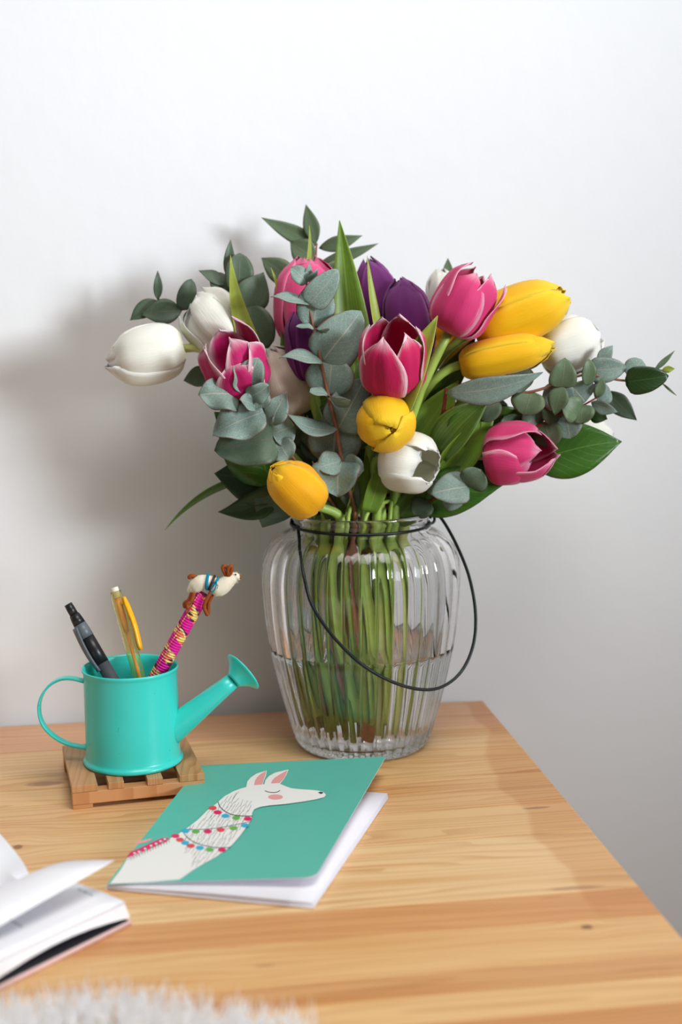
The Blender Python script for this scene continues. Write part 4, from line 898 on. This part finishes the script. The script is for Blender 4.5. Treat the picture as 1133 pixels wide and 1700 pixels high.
# right hand page block
top, tf = patch(lambda u, v: page_top(u, v), 9, 9)
bot, _ = patch(lambda u, v: page_top(u, v)*1+Vector((0, 0, -.0088+.0012*u))+(T(217, 1523, TZ+.0037)-qA)*Vector((1, 1, 0)).length*0+Vector(((T(216, 1523, TZ+.0037)-qA).x, (T(216, 1523, TZ+.0037)-qA).y, 0))*(1-u)+Vector((0, 0, .0052*math.sin(math.pi*min(1, v*1.15))*(1-.6*u))), 9, 9)
k = len(top); F1 = [f[::-1] for f in tf]; F2 = [tuple(i+k for i in f) for f in tf]
bd = [i*9 for i in range(9)]+[72+j for j in range(1, 9)]+[i*9+8 for i in range(7, -1, -1)]+[j for j in range(7, 0, -1)]
rimf = [(bd[i], bd[(i+1) % len(bd)], bd[(i+1) % len(bd)]+k, bd[i]+k) for i in range(len(bd))]
o = blk = mesh('page_block', top+bot, F1+F2+rimf, M['pw'], pn, smooth=False)
bm = bmesh.new(); bm.from_mesh(o.data); bmesh.ops.recalc_face_normals(bm, faces=bm.faces[:]); bm.to_mesh(o.data); bm.free()
v_, f_ = patch(lambda u, v: page_top(u, v, .0006)+Vector(((T(211, 1503, TZ+.0125)-qA).x*.4*(1-u), 0, .0003*(1-u))), 9, 9); mesh('page', v_, f_, M['pw'], pn, solid=.00015)
# cover under the block, dark inside
cA = T(219, 1531, TZ+.0016); 
def cover_pt(u, v, z): return Vector((cA.x, cA.y, 0))+Vector((e1v.x, e1v.y, 0))*(u*1.05)+Vector((e2v.x, e2v.y, 0))*(v*1.02)+Vector((0, 0, z))
v_, f_ = patch(lambda u, v: cover_pt(u, v, TZ+.0014), 3, 3); pcv = mesh('cover', v_, f_, M['pk_cover'], pn, solid=.0018)
v_, f_ = patch(lambda u, v: cover_pt(u*.96+.02, v*.97+.012, TZ+.0026), 3, 3); mesh('lining', v_, f_, M['lining'], pcv, solid=.0004)
# left hand pages: arching stack past the spine
edge = [T(62, 1462, TZ+.004), T(48, 1452, TZ+.013), T(38, 1433, TZ+.020), T(20, 1409, TZ+.024), T(-4, 1382, TZ+.025), T(-40, 1352, TZ+.021), T(-90, 1326, TZ+.010), T(-140, 1312, TZ+.002)]
es = catmull(edge, 4)
v_, f_ = patch(lambda u, v: es[round(u*(len(es)-1))]+Vector((e2v.x, e2v.y, 0))*(v*.95), len(es), 4); mesh('left_pages', v_, f_, M['pw'], pn, solid=.0012)
v_ = []
for u in range(len(es)):
    for v in range(2): p = es[u]+Vector((e2v.x, e2v.y, 0))*(v*.95); v_.append(Vector((p.x, p.y, TZ+.0012)))
mesh('left_cover', v_, grid_faces(len(es), 2), M['pk_cover'], pn, solid=.0016)
# page being turned
tp = catmull([T(30, 1462, TZ+.012), T(48, 1451, TZ+.021), T(100, 1432, TZ+.030), T(150, 1428, TZ+.033), T(191, 1428, TZ+.032)], 5)
v_, f_ = patch(lambda u, v: tp[round(u*(len(tp)-1))]+Vector((e2v.x, e2v.y, 0))*(v*.9)+Vector((0, 0, -.010*v*u)), len(tp), 8); mesh('turned_page', v_, f_, M['pw'], pn, solid=.00015)
# faint print: lines of tiny unreadable grey words
rg = random.Random(3)
def textline(u0, v0, u1, v1, rows=1):
    out = []
    for r_ in range(rows):
        s_ = 0.0
        while s_ < 1:
            l_ = rg.uniform(.10, .24); a_, b_ = s_, min(1, s_+l_)
            q0 = (u0+(u1-u0)*a_, v0+(v1-v0)*a_+r_*.03); q1 = (u0+(u1-u0)*b_, v0+(v1-v0)*b_+r_*.03); wv = .007
            p = [page_top(q0[0], q0[1]-wv, .0009), page_top(q1[0], q1[1]-wv, .0009), page_top(q1[0], q1[1]+wv, .0009), page_top(q0[0], q0[1]+wv, .0009)]
            out.append((p, [(0, 1, 2, 3)])); s_ += l_+.06
    return out
tl = textline(.12, .06, .42, .05)+textline(.62, .10, .74, .10)+textline(.26, .50, .5, .48)+textline(.18, .78, .42, .76, 2)+textline(.9, .3, .99, .3)
mesh('page_print', *join(*tl), M['greytxt'], blk, smooth=False)

# ------------------------------------------------------------------ fluffy throw at the near edge
t = NT('white_fur'); t.set(color=srgb(252, 252, 253), rough=.9, spec=.2); t.translucent((.99, .99, 1.0), .6); M['fur'] = t.m
fu0 = T(150, 1700, TZ)
throw = thing('fluffy_throw', (-.07, .60, TZ), 'white fluffy throw lying on the near edge of the pine table', 'throw')
v_, f_ = [], []
def fur_edge(x): return .684-.20*max(0, x+.06)-.4*max(0, x-.02) - .006*math.sin(x*60)
for i in range(33):
    x = -.34+i*.0128
    for j in range(7):
        yb = fur_edge(x)-.016; y = yb-(yb-.52)*(j/6.0); e_ = min(1, j/1.5)*min(1, (32-i)/3.0); v_.append(Vector((x, y, TZ+.001+.010*e_)))
mesh('backing', v_, grid_faces(33, 7), M['fur'], throw, solid=.002)
rg = random.Random(21); st = []
for _ in range(3600):
    x = rg.uniform(-.33, .07); yb = fur_edge(x)-.014; y = yb-abs(rg.gauss(0, 1))*.05
    if y < .53: continue
    p = Vector((x, y, TZ+.002+.009*min(1, (yb-y)/.012))); d = Vector((rg.gauss(.0, .4), rg.gauss(.35, .3), rg.uniform(.55, 1.1))).normalized(); l_ = rg.uniform(.011, .024); s_ = Vector((rg.gauss(0, 1), rg.gauss(0, 1), 0)).normalized()*.0008
    m_ = p+d*l_*.55; e_ = p+d*l_+Vector((rg.gauss(0, .002), rg.gauss(.002, .002), -.002)); st.append(([p-s_, p+s_, m_+s_*.8, m_-s_*.8, e_], [(0, 1, 2, 3), (3, 2, 4)]))
o = mesh('fur', *join(*st), M['fur'], throw); o['kind'] = 'stuff'
